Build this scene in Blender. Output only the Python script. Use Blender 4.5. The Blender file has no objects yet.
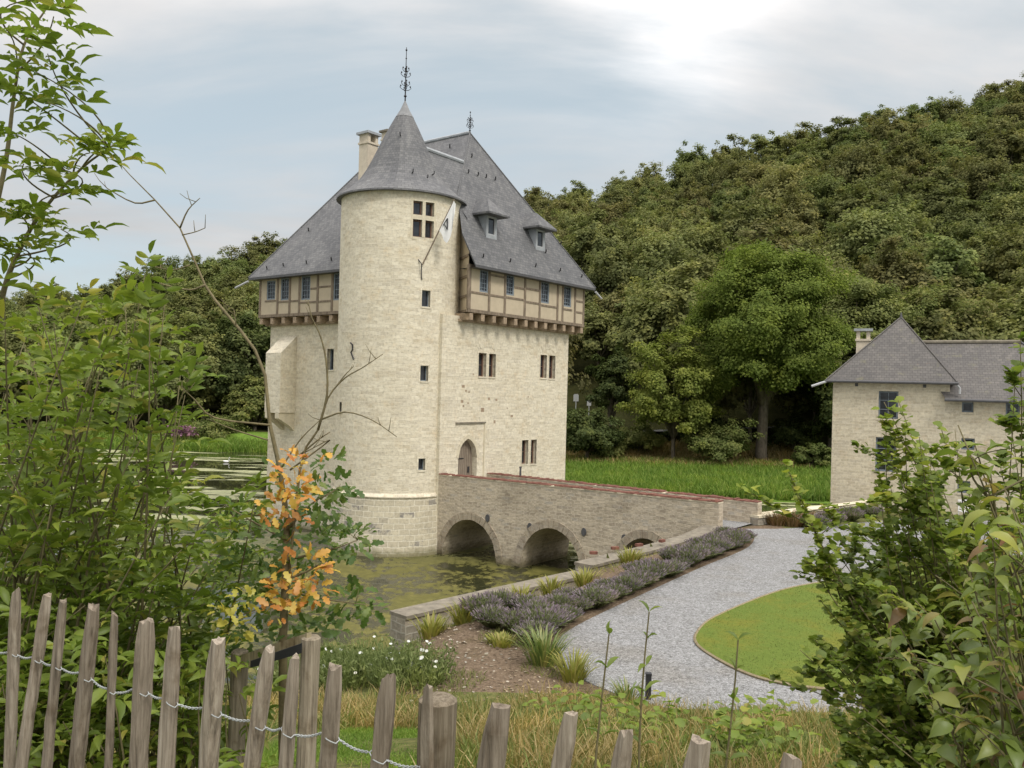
import bpy, bmesh, math, random
import numpy as np
from mathutils import Vector, Matrix
from mathutils.geometry import tessellate_polygon
R_=math.radians
rng=np.random.default_rng(7); random.seed(7)
sc=bpy.context.scene; col=sc.collection

# ---------------------------------------------------------------- camera
CH=8.0; FP=846.52; PIT=0.0046; ROL=0.0256
cam=bpy.data.objects.new('camera',bpy.data.cameras.new('camera')); col.objects.link(cam)
cam.data.sensor_width=36; cam.data.lens=FP/1024*36; cam.data.clip_end=3000; cam.data.clip_start=0.05
fw=Vector((0,math.cos(PIT),math.sin(PIT))); up0=Vector((0,-math.sin(PIT),math.cos(PIT))); rt0=Vector((1,0,0))
rt=rt0*math.cos(ROL)+up0*math.sin(ROL); up=up0*math.cos(ROL)-rt0*math.sin(ROL)
M=Matrix.Identity(4)
for i in range(3): M[i][0]=rt[i]; M[i][1]=up[i]; M[i][2]=-fw[i]
M.translation=Vector((0,0,CH)); cam.matrix_world=M; sc.camera=cam

def ray(px,py):
    return fw+rt*((px-512)/FP)+up*((384-py)/FP)
# ---------------------------------------------------------------- light
SUN_EL=R_(50); SUN_AZ=R_(142)      # azimuth clockwise from +Y
sc.view_settings.view_transform='Standard'; sc.view_settings.look='None'; sc.view_settings.exposure=0.58; sc.view_settings.gamma=1
w=bpy.data.worlds.new('World'); sc.world=w; w.use_nodes=True
nt=w.node_tree; N=nt.nodes; N.clear()
def nn(t,**k):
    n=N.new(t)
    for a,b in k.items(): setattr(n,a,b)
    return n
def lk(a,b): nt.links.new(a,b)
def mth(op,a,b=None,clamp=False):
    n=nn('ShaderNodeMath',operation=op,use_clamp=clamp)
    for i,v in enumerate((a,b)):
        if v is None: continue
        if hasattr(v,'links'): lk(v,n.inputs[i])
        else: n.inputs[i].default_value=v
    return n.outputs[0]
sky=nn('ShaderNodeTexSky',sky_type='NISHITA',sun_disc=False,sun_elevation=SUN_EL,sun_rotation=SUN_AZ)
tc=nn('ShaderNodeTexCoord'); sp=nn('ShaderNodeSeparateXYZ'); lk(tc.outputs['Generated'],sp.inputs[0])
zc=mth('MAXIMUM',sp.outputs[2],0.0); zz=mth('ADD',zc,0.16)
cb=nn('ShaderNodeCombineXYZ'); lk(mth('DIVIDE',sp.outputs[0],zz),cb.inputs[0]); lk(mth('DIVIDE',sp.outputs[1],zz),cb.inputs[1])
no=nn('ShaderNodeTexNoise'); no.inputs['Scale'].default_value=0.85; no.inputs['Detail'].default_value=7; no.inputs['Roughness'].default_value=0.55; no.inputs['Distortion'].default_value=0.4
mp=nn('ShaderNodeMapping'); mp.inputs['Location'].default_value=(3.1,1.7,0); mp.inputs['Scale'].default_value=(0.8,1.25,1); lk(cb.outputs[0],mp.inputs[0]); lk(mp.outputs[0],no.inputs['Vector'])
# cover rises with elevation, breaks nearer the horizon
cov=mth('ADD',no.outputs[0],mth('MULTIPLY',zc,0.42))
cr=nn('ShaderNodeMapRange',interpolation_type='SMOOTHSTEP'); cr.inputs['From Min'].default_value=0.40; cr.inputs['From Max'].default_value=0.78; lk(cov,cr.inputs['Value'])
no2=nn('ShaderNodeTexNoise'); no2.inputs['Scale'].default_value=2.3; no2.inputs['Detail'].default_value=6; lk(mp.outputs[0],no2.inputs['Vector'])
# cloud brightness : overcast law (1+2 sin)/3, a brighter thin patch of cloud, fine modulation
br=mth('MULTIPLY',mth('ADD',mth('MULTIPLY',mth('POWER',zc,2.0),3.8),1.0),mth('ADD',mth('MULTIPLY',no2.outputs[0],0.5),0.72))
gd=ray(665,22).normalized()
dt=nn('ShaderNodeVectorMath',operation='DOT_PRODUCT'); lk(tc.outputs['Generated'],dt.inputs[0]); dt.inputs[1].default_value=gd
gl=mth('POWER',mth('MAXIMUM',dt.outputs['Value'],0.0),260.0)
br=mth('ADD',br,mth('MULTIPLY',gl,mth('MULTIPLY',no2.outputs[0],2.2)))
cc=nn('ShaderNodeVectorMath',operation='SCALE'); cc.inputs[0].default_value=(3.6,3.47,3.4); lk(br,cc.inputs['Scale'])
skt=nn('ShaderNodeMix',data_type='RGBA'); skt.inputs[0].default_value=0.82; lk(sky.outputs[0],skt.inputs[6]); skt.inputs[7].default_value=(3.25,3.75,3.95,1)
mx=nn('ShaderNodeMix',data_type='RGBA'); lk(cr.outputs[0],mx.inputs[0]); lk(skt.outputs[2],mx.inputs[6]); lk(cc.outputs[0],mx.inputs[7])
bg=nn('ShaderNodeBackground'); bg.inputs[1].default_value=0.115; lk(mx.outputs[2],bg.inputs[0])
wo=nn('ShaderNodeOutputWorld'); lk(bg.outputs[0],wo.inputs[0])
sl=bpy.data.lights.new('sun','SUN'); sl.energy=1.3; sl.angle=R_(14); sl.color=(1.0,0.95,0.86)
so=bpy.data.objects.new('sun',sl); col.objects.link(so)
sd=Vector((math.sin(SUN_AZ)*math.cos(SUN_EL),math.cos(SUN_AZ)*math.cos(SUN_EL),math.sin(SUN_EL)))
so.rotation_euler=sd.to_track_quat('Z','Y').to_euler(); so.location=(30,-30,60)

# ---------------------------------------------------------------- helpers
def D(px,py,y): d=ray(px,py); t=y/d.y; return np.array([d.x*t,y,CH+d.z*t])
def G(px,py,z): d=ray(px,py); t=(z-CH)/d.z; return np.array([d.x*t,d.y*t,z])

class MB:
    def __init__(s): s.v=[]; s.f=[]; s.uv=[]
    def face(s,pts,uv=None):
        i=len(s.v); s.v+= [tuple(map(float,p)) for p in pts]; s.f.append(tuple(range(i,i+len(pts)))); s.uv.append(uv)
    def box8(s,p):   # p: 8 corners, 0-3 one side, 4-7 other side
        for q in ((0,1,2,3),(7,6,5,4),(0,4,5,1),(1,5,6,2),(2,6,7,3),(3,7,4,0)): s.face([p[k] for k in q])
    def box(s,x0,x1,y0,y1,z0,z1,F=None):
        c=[(x0,y0,z0),(x1,y0,z0),(x1,y1,z0),(x0,y1,z0),(x0,y0,z1),(x1,y0,z1),(x1,y1,z1),(x0,y1,z1)]
        s.box8([F(*q) for q in c] if F else c)
    def tube(s,pts,rad,n=6,cap=True):
        pts=[np.array(p,float) for p in pts]; rings=[]; i0=len(s.v); L=0
        ref=np.array([0.3,0.2,0.93])
        for k,p in enumerate(pts):
            t=pts[min(k+1,len(pts)-1)]-pts[max(k-1,0)]; t=t/(np.linalg.norm(t)+1e-9)
            if abs(t@ref)>0.97: ref=np.array([0.9,0.1,0.2])
            a=np.cross(t,ref); a/=np.linalg.norm(a); b=np.cross(t,a)
            r=rad[k] if hasattr(rad,'__len__') else rad
            for j in range(n):
                g=2*math.pi*j/n; s.v.append(tuple(p+r*(math.cos(g)*a+math.sin(g)*b)))
        for k in range(len(pts)-1):
            for j in range(n):
                q=i0+k*n; s.f.append((q+j,q+(j+1)%n,q+n+(j+1)%n,q+n+j)); s.uv.append(None)
        if cap:
            s.f.append(tuple(range(i0+n-1,i0-1,-1))); s.uv.append(None)
            e=i0+(len(pts)-1)*n; s.f.append(tuple(range(e,e+n))); s.uv.append(None)
    def lathe(s,c,prof,n=24,a0=0,a1=2*math.pi,dirv=None):
        for k in range(len(prof)-1):
            (r0,z0),(r1,z1)=prof[k],prof[k+1]
            for j in range(n):
                A=a0+(a1-a0)*j/n; B=a0+(a1-a0)*(j+1)/n
                P=lambda r,a,z:(c[0]+r*math.sin(a),c[1]-r*math.cos(a),z)
                rr=max(r0,r1,0.3)
                s.face([P(r0,A,z0),P(r0,B,z0),P(r1,B,z1),P(r1,A,z1)],[(A*rr,z0),(B*rr,z0),(B*rr,z1),(A*rr,z1)])
    def build(s,name,mat,parent=None,smooth=False,weld=False):
        off=np.zeros(3); q=parent
        while q is not None: off+=np.array(q.location); q=q.parent
        me=bpy.data.meshes.new(name)
        V=np.array(s.v,float)-off
        me.from_pydata([tuple(x) for x in V],[],s.f)
        uvl=me.uv_layers.new(name='UVMap'); data=np.zeros((len(me.loops),2)); li=0
        for f,uv in zip(s.f,s.uv):
            if uv is None:
                P=np.array([s.v[k] for k in f]); nrm=np.zeros(3)
                for k in range(len(P)): nrm+=np.cross(P[k]-P[0],P[(k+1)%len(P)]-P[0])
                l=np.linalg.norm(nrm); nrm=nrm/l if l>1e-12 else np.array([0,0,1.])
                if abs(nrm[2])<0.985:
                    uu=np.cross([0,0,1],nrm); uu/=np.linalg.norm(uu)
                    if uu[0]<-1e-6: uu=-uu
                    vv=np.cross(nrm,uu); vv=vv if vv[2]>0 else -vv
                else: uu=np.array([1,0,0]); vv=np.array([0,1,0])
                uv=np.stack([P@uu,P@vv],1)
            for k in range(len(f)): data[li]=uv[k]; li+=1
        uvl.data.foreach_set('uv',data.ravel())
        if weld:
            b=bmesh.new(); b.from_mesh(me); bmesh.ops.remove_doubles(b,verts=b.verts,dist=1e-4); b.to_mesh(me); b.free()
        b=bmesh.new(); b.from_mesh(me); bmesh.ops.recalc_face_normals(b,faces=b.faces); b.to_mesh(me); b.free()
        me.materials.append(mat)
        if smooth: me.polygons.foreach_set('use_smooth',[True]*len(me.polygons))
        o=bpy.data.objects.new(name,me); col.objects.link(o); o.parent=parent
        return o
def npmesh(name,V,F,mats,parent=None,midx=None,smooth=False,off=None):
    """V (n,3); F (m,k) constant k"""
    V=np.asarray(V,np.float32); F=np.asarray(F,np.int32)
    if off is not None: V=V-np.asarray(off,np.float32)
    me=bpy.data.meshes.new(name); me.vertices.add(len(V)); me.vertices.foreach_set('co',V.ravel())
    m,k=F.shape; me.loops.add(m*k); me.loops.foreach_set('vertex_index',F.ravel())
    me.polygons.add(m); me.polygons.foreach_set('loop_start',np.arange(0,m*k,k,dtype=np.int32))
    if not isinstance(mats,(list,tuple)): mats=[mats]
    for x in mats: me.materials.append(x)
    if midx is not None: me.polygons.foreach_set('material_index',np.asarray(midx,np.int32))
    if smooth: me.polygons.foreach_set('use_smooth',np.ones(m,bool))
    me.update(calc_edges=True); me.validate()
    o=bpy.data.objects.new(name,me); col.objects.link(o)
    if parent is not None: o.parent=parent
    return o
def wpos(o):
    off=np.zeros(3)
    while o is not None: off+=np.array(o.location); o=o.parent
    return off
def tag(o,label=None,cat=None,group=None,kind=None):
    if label: o['label']=label
    if cat: o['category']=cat
    if group: o['group']=group
    if kind: o['kind']=kind
    return o
def thing(name,loc,label,cat,group=None):
    o=bpy.data.objects.new(name,None); o.location=tuple(map(float,loc)); o.empty_display_size=0.2; col.objects.link(o)
    return tag(o,label,cat,group)
def copy_tree(o,parent=None):
    c=o.copy(); col.objects.link(c)
    if parent is not None: c.parent=parent
    for ch in o.children: copy_tree(ch,c)
    return c
def norm(a): return a/(np.linalg.norm(a,axis=-1,keepdims=True)+1e-9)

# leaf templates : rows of (t, halfwidth, h_center, h_edge)
T_CARD=[(0,0.35,0,0.02),(0.5,0.5,0.07,0.0),(1,0.3,0,-0.05)]
T_LEAF=[(0,0.03,0,0),(0.22,0.38,0.03,0.1),(0.5,0.5,0.03,0.13),(0.78,0.3,-0.05,0.03),(1,0.01,-0.2,-0.2)]
T_ROUND=[(0,0.05,0,0),(0.15,0.45,0.0,0.08),(0.4,0.42,0.02,0.12),(0.55,0.55,0.0,0.1),(0.8,0.33,-0.04,0.03),(1,0.03,-0.12,-0.12)]
T_DROOP=[(0,0.02,0,0),(0.1,0.27,0.03,0.07),(0.27,0.46,0.05,0.12),(0.46,0.5,0.03,0.11),(0.64,0.42,-0.05,0.03),(0.8,0.25,-0.16,-0.1),(0.92,0.1,-0.27,-0.24),(1,0.01,-0.36,-0.36)]
T_OAK=[(0,0.05,0,0),(0.2,0.35,0.0,0.05),(0.35,0.22,0.02,0.05),(0.55,0.5,0,0.08),(0.68,0.28,0,0.03),(0.85,0.36,-0.03,0),(1,0.08,-0.1,-0.1)]
T_BLADE=[(0,0.5,0,0),(0.45,0.42,0.04,0.04),(0.8,0.26,-0.05,-0.05),(1,0.03,-0.22,-0.22)]
def soup(pos,dirn,nrm,L,W,tpl,three=True):
    pos=np.asarray(pos,float); d=norm(np.asarray(dirn,float)); n_=np.asarray(nrm,float)
    n_=norm(n_-d*np.sum(n_*d,1,keepdims=True)); s=np.cross(d,n_)
    L=np.broadcast_to(np.asarray(L,float),(len(pos),))[:,None]; W=np.broadcast_to(np.asarray(W,float),(len(pos),))[:,None]
    vs=[]; 
    for (t,hw,hc,he) in tpl:
        c=pos+d*L*t
        if three: vs+=[c-s*W*hw+n_*L*he, c+n_*L*hc, c+s*W*hw+n_*L*he]
        else: vs+=[c-s*W*hw+n_*L*hc, c+s*W*hw+n_*L*hc]
    k=3 if three else 2; R=len(tpl)
    V=np.stack(vs,1); nv=V.shape[1]; f=[]
    for r in range(R-1):
        for j in range(k-1): f.append((r*k+j,r*k+j+1,(r+1)*k+j+1,(r+1)*k+j))
    F=np.array(f)[None]+(np.arange(len(pos))*nv)[:,None,None]
    return V.reshape(-1,3),F.reshape(-1,4)
def join(parts):
    V=[];F=[];o=0
    for v,f in parts: V.append(v); F.append(f+o); o+=len(v)
    return np.concatenate(V),np.concatenate(F)
def rdir(n): return norm(rng.normal(size=(n,3)))

# ---------------------------------------------------------------- materials
class Mat:
    def __init__(s,name,rough=0.8,spec=0.3):
        s.m=bpy.data.materials.new(name); s.m.use_nodes=True; s.t=s.m.node_tree; s.n=s.t.nodes; s.b=s.n['Principled BSDF']
        s.b.inputs['Roughness'].default_value=rough; s.b.inputs['Specular IOR Level'].default_value=spec
    def nd(s,t,**k):
        x=s.n.new(t)
        for a,b in k.items(): setattr(x,a,b)
        return x
    def l(s,a,b): s.t.links.new(a,b)
    def coord(s,which='Object',scale=(1,1,1)):
        c=s.nd('ShaderNodeTexCoord'); m=s.nd('ShaderNodeMapping'); m.inputs['Scale'].default_value=scale
        s.l(c.outputs[which],m.inputs[0]); return m.outputs[0]
    def pos(s,scale=(1,1,1)):
        c=s.nd('ShaderNodeNewGeometry'); m=s.nd('ShaderNodeMapping'); m.inputs['Scale'].default_value=scale
        s.l(c.outputs['Position'],m.inputs[0]); return m.outputs[0]
    def noise(s,vec,scale,detail=5,rough=0.6,dist=0):
        x=s.nd('ShaderNodeTexNoise'); x.inputs['Scale'].default_value=scale; x.inputs['Detail'].default_value=detail; x.inputs['Roughness'].default_value=rough; x.inputs['Distortion'].default_value=dist
        if vec is not None: s.l(vec,x.inputs['Vector'])
        return x.outputs[0]
    def ramp(s,fac,stops):
        x=s.nd('ShaderNodeValToRGB'); e=x.color_ramp.elements
        while len(e)<len(stops): e.new(0.5)
        for k,(p,c) in enumerate(stops): e[k].position=p; e[k].color=(*c,1) if len(c)==3 else c
        s.l(fac,x.inputs[0]); return x.outputs[0]
    def mix(s,a,b,fac,mode='MIX'):
        x=s.nd('ShaderNodeMix',data_type='RGBA',blend_type=mode)
        for sock,v in ((x.inputs[0],fac),(x.inputs[6],a),(x.inputs[7],b)):
            if hasattr(v,'links'): s.l(v,sock)
            elif isinstance(v,(int,float)): sock.default_value=v
            else: sock.default_value=(*v,1)
        return x.outputs[2]
    def mul(s,a,b,op='MULTIPLY'):
        x=s.nd('ShaderNodeMath',operation=op)
        for k,v in enumerate((a,b)):
            if hasattr(v,'links'): s.l(v,x.inputs[k])
            else: x.inputs[k].default_value=v
        return x.outputs[0]
    def step(s,v,a,b):
        x=s.nd('ShaderNodeMapRange',interpolation_type='SMOOTHSTEP'); x.inputs[1].default_value=a; x.inputs[2].default_value=b; s.l(v,x.inputs[0]); return x.outputs[0]
    def col(s,c):
        if hasattr(c,'links'): s.l(c,s.b.inputs['Base Color'])
        else: s.b.inputs['Base Color'].default_value=(*c,1)
    def bump(s,h,strength=0.5,dist=0.02):
        x=s.nd('ShaderNodeBump'); x.inputs['Strength'].default_value=strength; x.inputs['Distance'].default_value=dist
        s.l(h,x.inputs['Height']); s.l(x.outputs[0],s.b.inputs['Normal'])
def masonry(name,c1,c2,mortar,bw,rh,ms=0.012,dark=(0.5,0.45,0.4),stain=0.5,bumpd=0.03,tint=None,darkbrick=0.0):
    m=Mat(name,0.9,0.2); uv=m.coord('UV')
    wob=m.nd('ShaderNodeTexNoise'); wob.inputs['Scale'].default_value=1.3; wob.inputs['Detail'].default_value=4; m.l(uv,wob.inputs['Vector'])
    wv=m.nd('ShaderNodeVectorMath',operation='SCALE'); wv.inputs['Scale'].default_value=0.16; m.l(wob.outputs['Color'],wv.inputs[0])
    ad=m.nd('ShaderNodeVectorMath',operation='ADD'); m.l(uv,ad.inputs[0]); m.l(wv.outputs[0],ad.inputs[1])
    def brick(w_,h_,a,b,mo,off=0.5):
        x=m.nd('ShaderNodeTexBrick',offset=off); x.inputs['Scale'].default_value=1; x.inputs['Brick Width'].default_value=w_; x.inputs['Row Height'].default_value=h_
        x.inputs['Mortar Size'].default_value=ms; x.inputs['Mortar Smooth'].default_value=0.25; x.inputs['Bias'].default_value=0
        x.inputs['Color1'].default_value=(*a,1); x.inputs['Color2'].default_value=(*b,1); x.inputs['Mortar'].default_value=(*mo,1)
        m.l(ad.outputs[0],x.inputs['Vector']); return x
    b1=brick(bw,rh,c1,c2,mortar); b2=brick(bw*1.5,rh,(0,0,0),(1,1,1),(0.5,0.5,0.5),0.37)
    n1=m.noise(uv,0.55,6,0.65); n2=m.noise(uv,7,5,0.7); n3=m.noise(uv,2.2,5,0.65)
    c=m.mix(b1.outputs[0],(0.5,0.46,0.4),m.mul(m.step(b2.outputs[0],0.7,1.0),0.22),'MIX')
    if darkbrick: c=m.mix(c,dark,m.mul(m.mul(m.step(b2.outputs[0],0.72,0.95),m.step(n3,0.45,0.57)),darkbrick))
    c=m.mix(c,dark,m.mul(m.step(n1,0.5,0.75),stain),'MULTIPLY')
    c=m.mix(c,m.ramp(n2,[(0.28,(0.6,0.58,0.56)),(0.5,(0.98,0.98,0.98)),(0.72,(1.12,1.12,1.12))]),0.75,'MULTIPLY')
    if tint: c=m.mix(c,tint,m.mul(m.step(n3,0.52,0.75),0.4),'MULTIPLY')
    gz=m.nd('ShaderNodeNewGeometry'); sz=m.nd('ShaderNodeSeparateXYZ'); m.l(gz.outputs['Position'],sz.inputs[0])
    tz=m.mul(sz.outputs[2],m.mul(n3,-0.7),'ADD'); c=m.mix(c,(0.36,0.36,0.26),m.mul(m.step(tz,0.12,-0.3),0.9),'MULTIPLY')
    m.col(c)
    h=m.mul(m.mul(b1.outputs['Fac'],-0.7),m.mul(n2,0.8),'ADD'); m.bump(h,0.55,bumpd)
    return m.m
def plain(name,c,rough=0.7,var=0.25,scale=8,spec=0.3,metal=0,bump=0.0,stretch=(1,1,1)):
    m=Mat(name,rough,spec); v=m.coord('Object',stretch); n=m.noise(v,scale,6,0.65)
    lo=tuple(x*(1-var) for x in c); hi=tuple(min(1,x*(1+var)) for x in c)
    m.col(m.ramp(n,[(0.3,lo),(0.7,hi)])); m.b.inputs['Metallic'].default_value=metal
    if bump: m.bump(n,0.6,bump)
    return m.m
def leafmat(name,stops,trans=0.3,rough=0.55,objvar=0.0,gloss=0.06,clump=0.45):
    m=Mat(name); m.n.remove(m.b)
    g=m.nd('ShaderNodeNewGeometry'); f=g.outputs['Random Per Island']
    c=m.ramp(f,stops)
    if objvar:
        oi=m.nd('ShaderNodeObjectInfo'); hs=m.nd('ShaderNodeHueSaturation')
        m.l(m.mul(m.mul(oi.outputs['Random'],0.05*objvar),0.5-0.015*objvar,'ADD'),hs.inputs['Hue'])
        r2=m.mul(m.mul(oi.outputs['Random'],7.31),1.0,'MODULO'); m.l(m.mul(m.mul(r2,0.6*objvar),1-0.3*objvar,'ADD'),hs.inputs['Value'])
        hs.inputs['Saturation'].default_value=0.95; m.l(c,hs.inputs['Color']); c=hs.outputs[0]
    cn=m.noise(m.coord('Object'),clump,3,0.6); c=m.mix(c,m.ramp(cn,[(0.32,(0.74,0.8,0.8)),(0.52,(1,1,1)),(0.7,(1.28,1.2,0.95))]),1.0,'MULTIPLY')
    d=m.nd('ShaderNodeBsdfDiffuse'); t=m.nd('ShaderNodeBsdfTranslucent'); gl=m.nd('ShaderNodeBsdfGlossy'); gl.inputs['Roughness'].default_value=rough
    m.l(c,d.inputs[0]); m.l(m.mix(c,(0.75,1.0,0.35),0.35,'MULTIPLY'),t.inputs[0])
    m1=m.nd('ShaderNodeMixShader'); m1.inputs[0].default_value=trans; m.l(d.outputs[0],m1.inputs[1]); m.l(t.outputs[0],m1.inputs[2])
    m2=m.nd('ShaderNodeMixShader'); m2.inputs[0].default_value=gloss; m.l(m1.outputs[0],m2.inputs[1]); m.l(gl.outputs[0],m2.inputs[2])
    gl.inputs[0].default_value=(0.8,0.85,0.8,1)
    m.l(m2.outputs[0],m.n['Material Output'].inputs[0]); return m.m
MT={}
MT['lime']=masonry('cream_limestone',(0.77,0.71,0.565),(0.62,0.56,0.43),(0.735,0.68,0.545),0.38,0.165,0.014,(0.82,0.74,0.62),0.5,0.035,(1.0,0.88,0.74))
MT['base']=masonry('grey_plinth_stone',(0.62,0.565,0.43),(0.5,0.45,0.34),(0.7,0.66,0.54),0.5,0.27,0.022,(0.22,0.21,0.2),0.3,0.03,None,0.95)
MT['bridge']=masonry('brown_rubble_stone',(0.56,0.485,0.37),(0.38,0.325,0.25),(0.52,0.455,0.355),0.3,0.145,0.022,(0.4,0.38,0.34),0.6,0.05,None,0.5)
MT['ring']=masonry('arch_stone',(0.42,0.36,0.27),(0.3,0.25,0.19),(0.4,0.36,0.29),0.3,0.3,0.012,(0.4,0.38,0.34),0.5,0.04)
MT['moat']=masonry('weathered_wall_stone',(0.34,0.3,0.24),(0.22,0.2,0.16),(0.34,0.32,0.27),0.4,0.2,0.02,(0.4,0.38,0.34),0.7,0.05)
MT['house']=masonry('pale_house_stone',(0.66,0.595,0.455),(0.52,0.46,0.345),(0.65,0.595,0.47),0.34,0.13,0.012,(0.75,0.66,0.54),0.5,0.03,(1,0.86,0.72))
MT['dressed']=plain('dressed_limestone',(0.62,0.56,0.42),0.9,0.14,5,bump=0.004)
MT['coping']=plain('grey_coping_stone',(0.2,0.178,0.14),0.95,0.35,4,bump=0.02)
def slate(name,c1,c2,moss=None):
    m=Mat(name,0.62,0.4); uv=m.coord('UV')
    x=m.nd('ShaderNodeTexBrick',offset=0.5); x.inputs['Scale'].default_value=1; x.inputs['Brick Width'].default_value=0.22; x.inputs['Row Height'].default_value=0.16; x.inputs['Mortar Size'].default_value=0.009
    x.inputs['Color1'].default_value=(*c1,1); x.inputs['Color2'].default_value=(*c2,1); x.inputs['Mortar'].default_value=(c1[0]*.42,c1[1]*.42,c1[2]*.42,1); m.l(uv,x.inputs['Vector'])
    n1=m.noise(uv,0.5,6,0.65); n2=m.noise(uv,9,4,0.6)
    n4=m.noise(m.coord('UV',(2.2,0.12,1)),1.0,5,0.65); c0=m.mix(x.outputs[0],m.ramp(n4,[(0.35,(0.86,0.86,0.87)),(0.65,(1.12,1.11,1.08))]),0.8,'MULTIPLY')
    c=m.mix(c0,m.ramp(n1,[(0.3,(0.82,0.82,0.84)),(0.7,(1.15,1.13,1.1))]),1.0,'MULTIPLY')
    c=m.mix(c,m.ramp(n2,[(0.3,(0.85,0.85,0.85)),(0.7,(1.1,1.1,1.1))]),1.0,'MULTIPLY')
    if moss:
        c=m.mix(c,moss,m.mul(m.step(m.noise(uv,1.3,7,0.7),0.55,0.72),0.55))
        c=m.mix(c,(0.2,0.12,0.07),m.mul(m.step(m.noise(uv,3.1,7,0.75),0.6,0.72),0.5))
    m.col(c); m.bump(x.outputs['Fac'],-0.35,0.01); return m.m
MT['slate']=slate('grey_slate',(0.158,0.161,0.166),(0.1,0.104,0.111))
MT['oldslate']=slate('mossy_old_slate',(0.125,0.117,0.11),(0.088,0.083,0.08),(0.19,0.18,0.1))
MT['oldlead']=plain('dull_lead',(0.2,0.205,0.21),0.6,0.2,3,0.4)
MT['lead']=plain('grey_lead',(0.33,0.35,0.37),0.5,0.2,3,0.5)
MT['plaster']=plain('ochre_plaster',(0.5,0.425,0.31),0.9,0.08,2.5,bump=0.004)
MT['timber']=plain('faded_oak_timber',(0.215,0.17,0.125),0.85,0.4,9,bump=0.01,stretch=(1,1,0.3))
MT['jetty']=plain('weathered_oak',(0.34,0.26,0.18),0.85,0.35,6,bump=0.01)
MT['bluegrey']=plain('blue_grey_paint',(0.2,0.235,0.27),0.6,0.15,6)
MT['casement']=plain('brown_casement',(0.2,0.12,0.085),0.6,0.2,6)
MT['iron']=plain('black_iron',(0.03,0.03,0.034),0.6,0.3,8)
MT['white']=plain('white_paint',(0.75,0.75,0.74),0.55,0.06,6)
MT['wire']=plain('galvanised_wire',(0.36,0.38,0.38),0.5,0.1,6,0.4)
MT['zinc']=plain('pale_zinc',(0.42,0.43,0.44),0.5,0.1,6,0.4)
MT['gutter']=plain('dark_gutter',(0.09,0.09,0.095),0.5,0.2,6)
MT['redbrick']=plain('red_brick',(0.17,0.075,0.055),0.9,0.4,5,bump=0.01)
def mk_glass():
    m=Mat('window_glass',0.06,0.6); n=m.noise(m.coord('Object'),3,2); m.col(m.ramp(n,[(0.3,(0.018,0.02,0.024)),(0.7,(0.035,0.038,0.045))])); m.bump(m.noise(m.coord('Object'),2.5,2),0.15,0.02); return m.m
MT['glass']=mk_glass()
def mk_door():
    m=Mat('weathered_planks',0.85,0.2); v=m.coord('UV',(7,0.6,1)); w=m.nd('ShaderNodeTexWave',bands_direction='X'); w.inputs['Scale'].default_value=0.32; m.l(v,w.inputs['Vector'])
    n=m.noise(v,2,6,0.7); c=m.ramp(n,[(0.3,(0.15,0.115,0.085)),(0.7,(0.33,0.28,0.22))]); m.col(m.mix(c,(0.3,0.26,0.24),m.mul(m.step(w.outputs['Fac'],0.06,0.0),1.0),'MULTIPLY')); m.bump(n,0.5,0.01); return m.m
MT['door']=mk_door()
def mk_stake(name,a,b):
    m=Mat(name,0.9,0.2); v=m.coord('Object',(1,1,0.05)); n=m.noise(v,75,7,0.72); k=m.noise(m.coord('Object'),9,5,0.6); oi=m.nd('ShaderNodeObjectInfo')
    c=m.ramp(n,[(0.3,tuple(x*0.38 for x in a)),(0.48,a),(0.72,b)])
    c=m.mix(c,(0.42,0.34,0.24),m.mul(m.step(k,0.5,0.75),0.75),'MULTIPLY'); c=m.mix(c,(0.62,0.6,0.58),oi.outputs['Random'],'MULTIPLY'); c=m.mix(c,(1.45,1.45,1.45),0.9,'MULTIPLY')
    m.col(c); m.bump(n,0.9,0.006); return m.m
MT['stake']=mk_stake('split_chestnut',(0.22,0.185,0.145),(0.38,0.335,0.275)); MT['post']=mk_stake('round_post_wood',(0.2,0.17,0.125),(0.33,0.29,0.225)); MT['board']=mk_stake('pale_board',(0.26,0.22,0.14),(0.36,0.31,0.21))
MT['bark']=plain('grey_bark',(0.16,0.135,0.1),0.95,0.45,6,bump=0.03,stretch=(1,1,0.35))
MT['stem']=plain('brown_stem',(0.15,0.13,0.065),0.8,0.35,20)
MT['twig']=plain('bare_twig_bark',(0.15,0.125,0.065),0.8,0.4,25)
MT['greenstem']=plain('green_stem',(0.12,0.14,0.045),0.7,0.3,20)
def mk_gravel():
    m=Mat('pale_gravel',0.95,0.15); p=m.pos(); v=m.nd('ShaderNodeTexVoronoi'); v.inputs['Scale'].default_value=38; m.l(p,v.inputs['Vector'])
    v2=m.nd('ShaderNodeTexVoronoi'); v2.inputs['Scale'].default_value=11; m.l(p,v2.inputs['Vector'])
    s1=m.nd('ShaderNodeSeparateColor'); m.l(v.outputs['Color'],s1.inputs[0]); s2=m.nd('ShaderNodeSeparateColor'); m.l(v2.outputs['Color'],s2.inputs[0])
    c=m.ramp(s1.outputs[0],[(0.0,(0.15,0.15,0.15)),(0.35,(0.25,0.25,0.25)),(1,(0.38,0.385,0.39))])
    c=m.mix(c,m.ramp(s2.outputs[0],[(0,(0.8,0.8,0.78)),(1,(1.12,1.12,1.12))]),0.8,'MULTIPLY')
    n=m.noise(p,0.5,5,0.6); c=m.mix(c,(0.9,0.87,0.82),m.step(n,0.5,0.7),'MULTIPLY')
    m.col(c); m.bump(m.mul(v.outputs['Distance'],-1),0.9,0.03); return m.m
MT['gravel']=mk_gravel()
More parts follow.
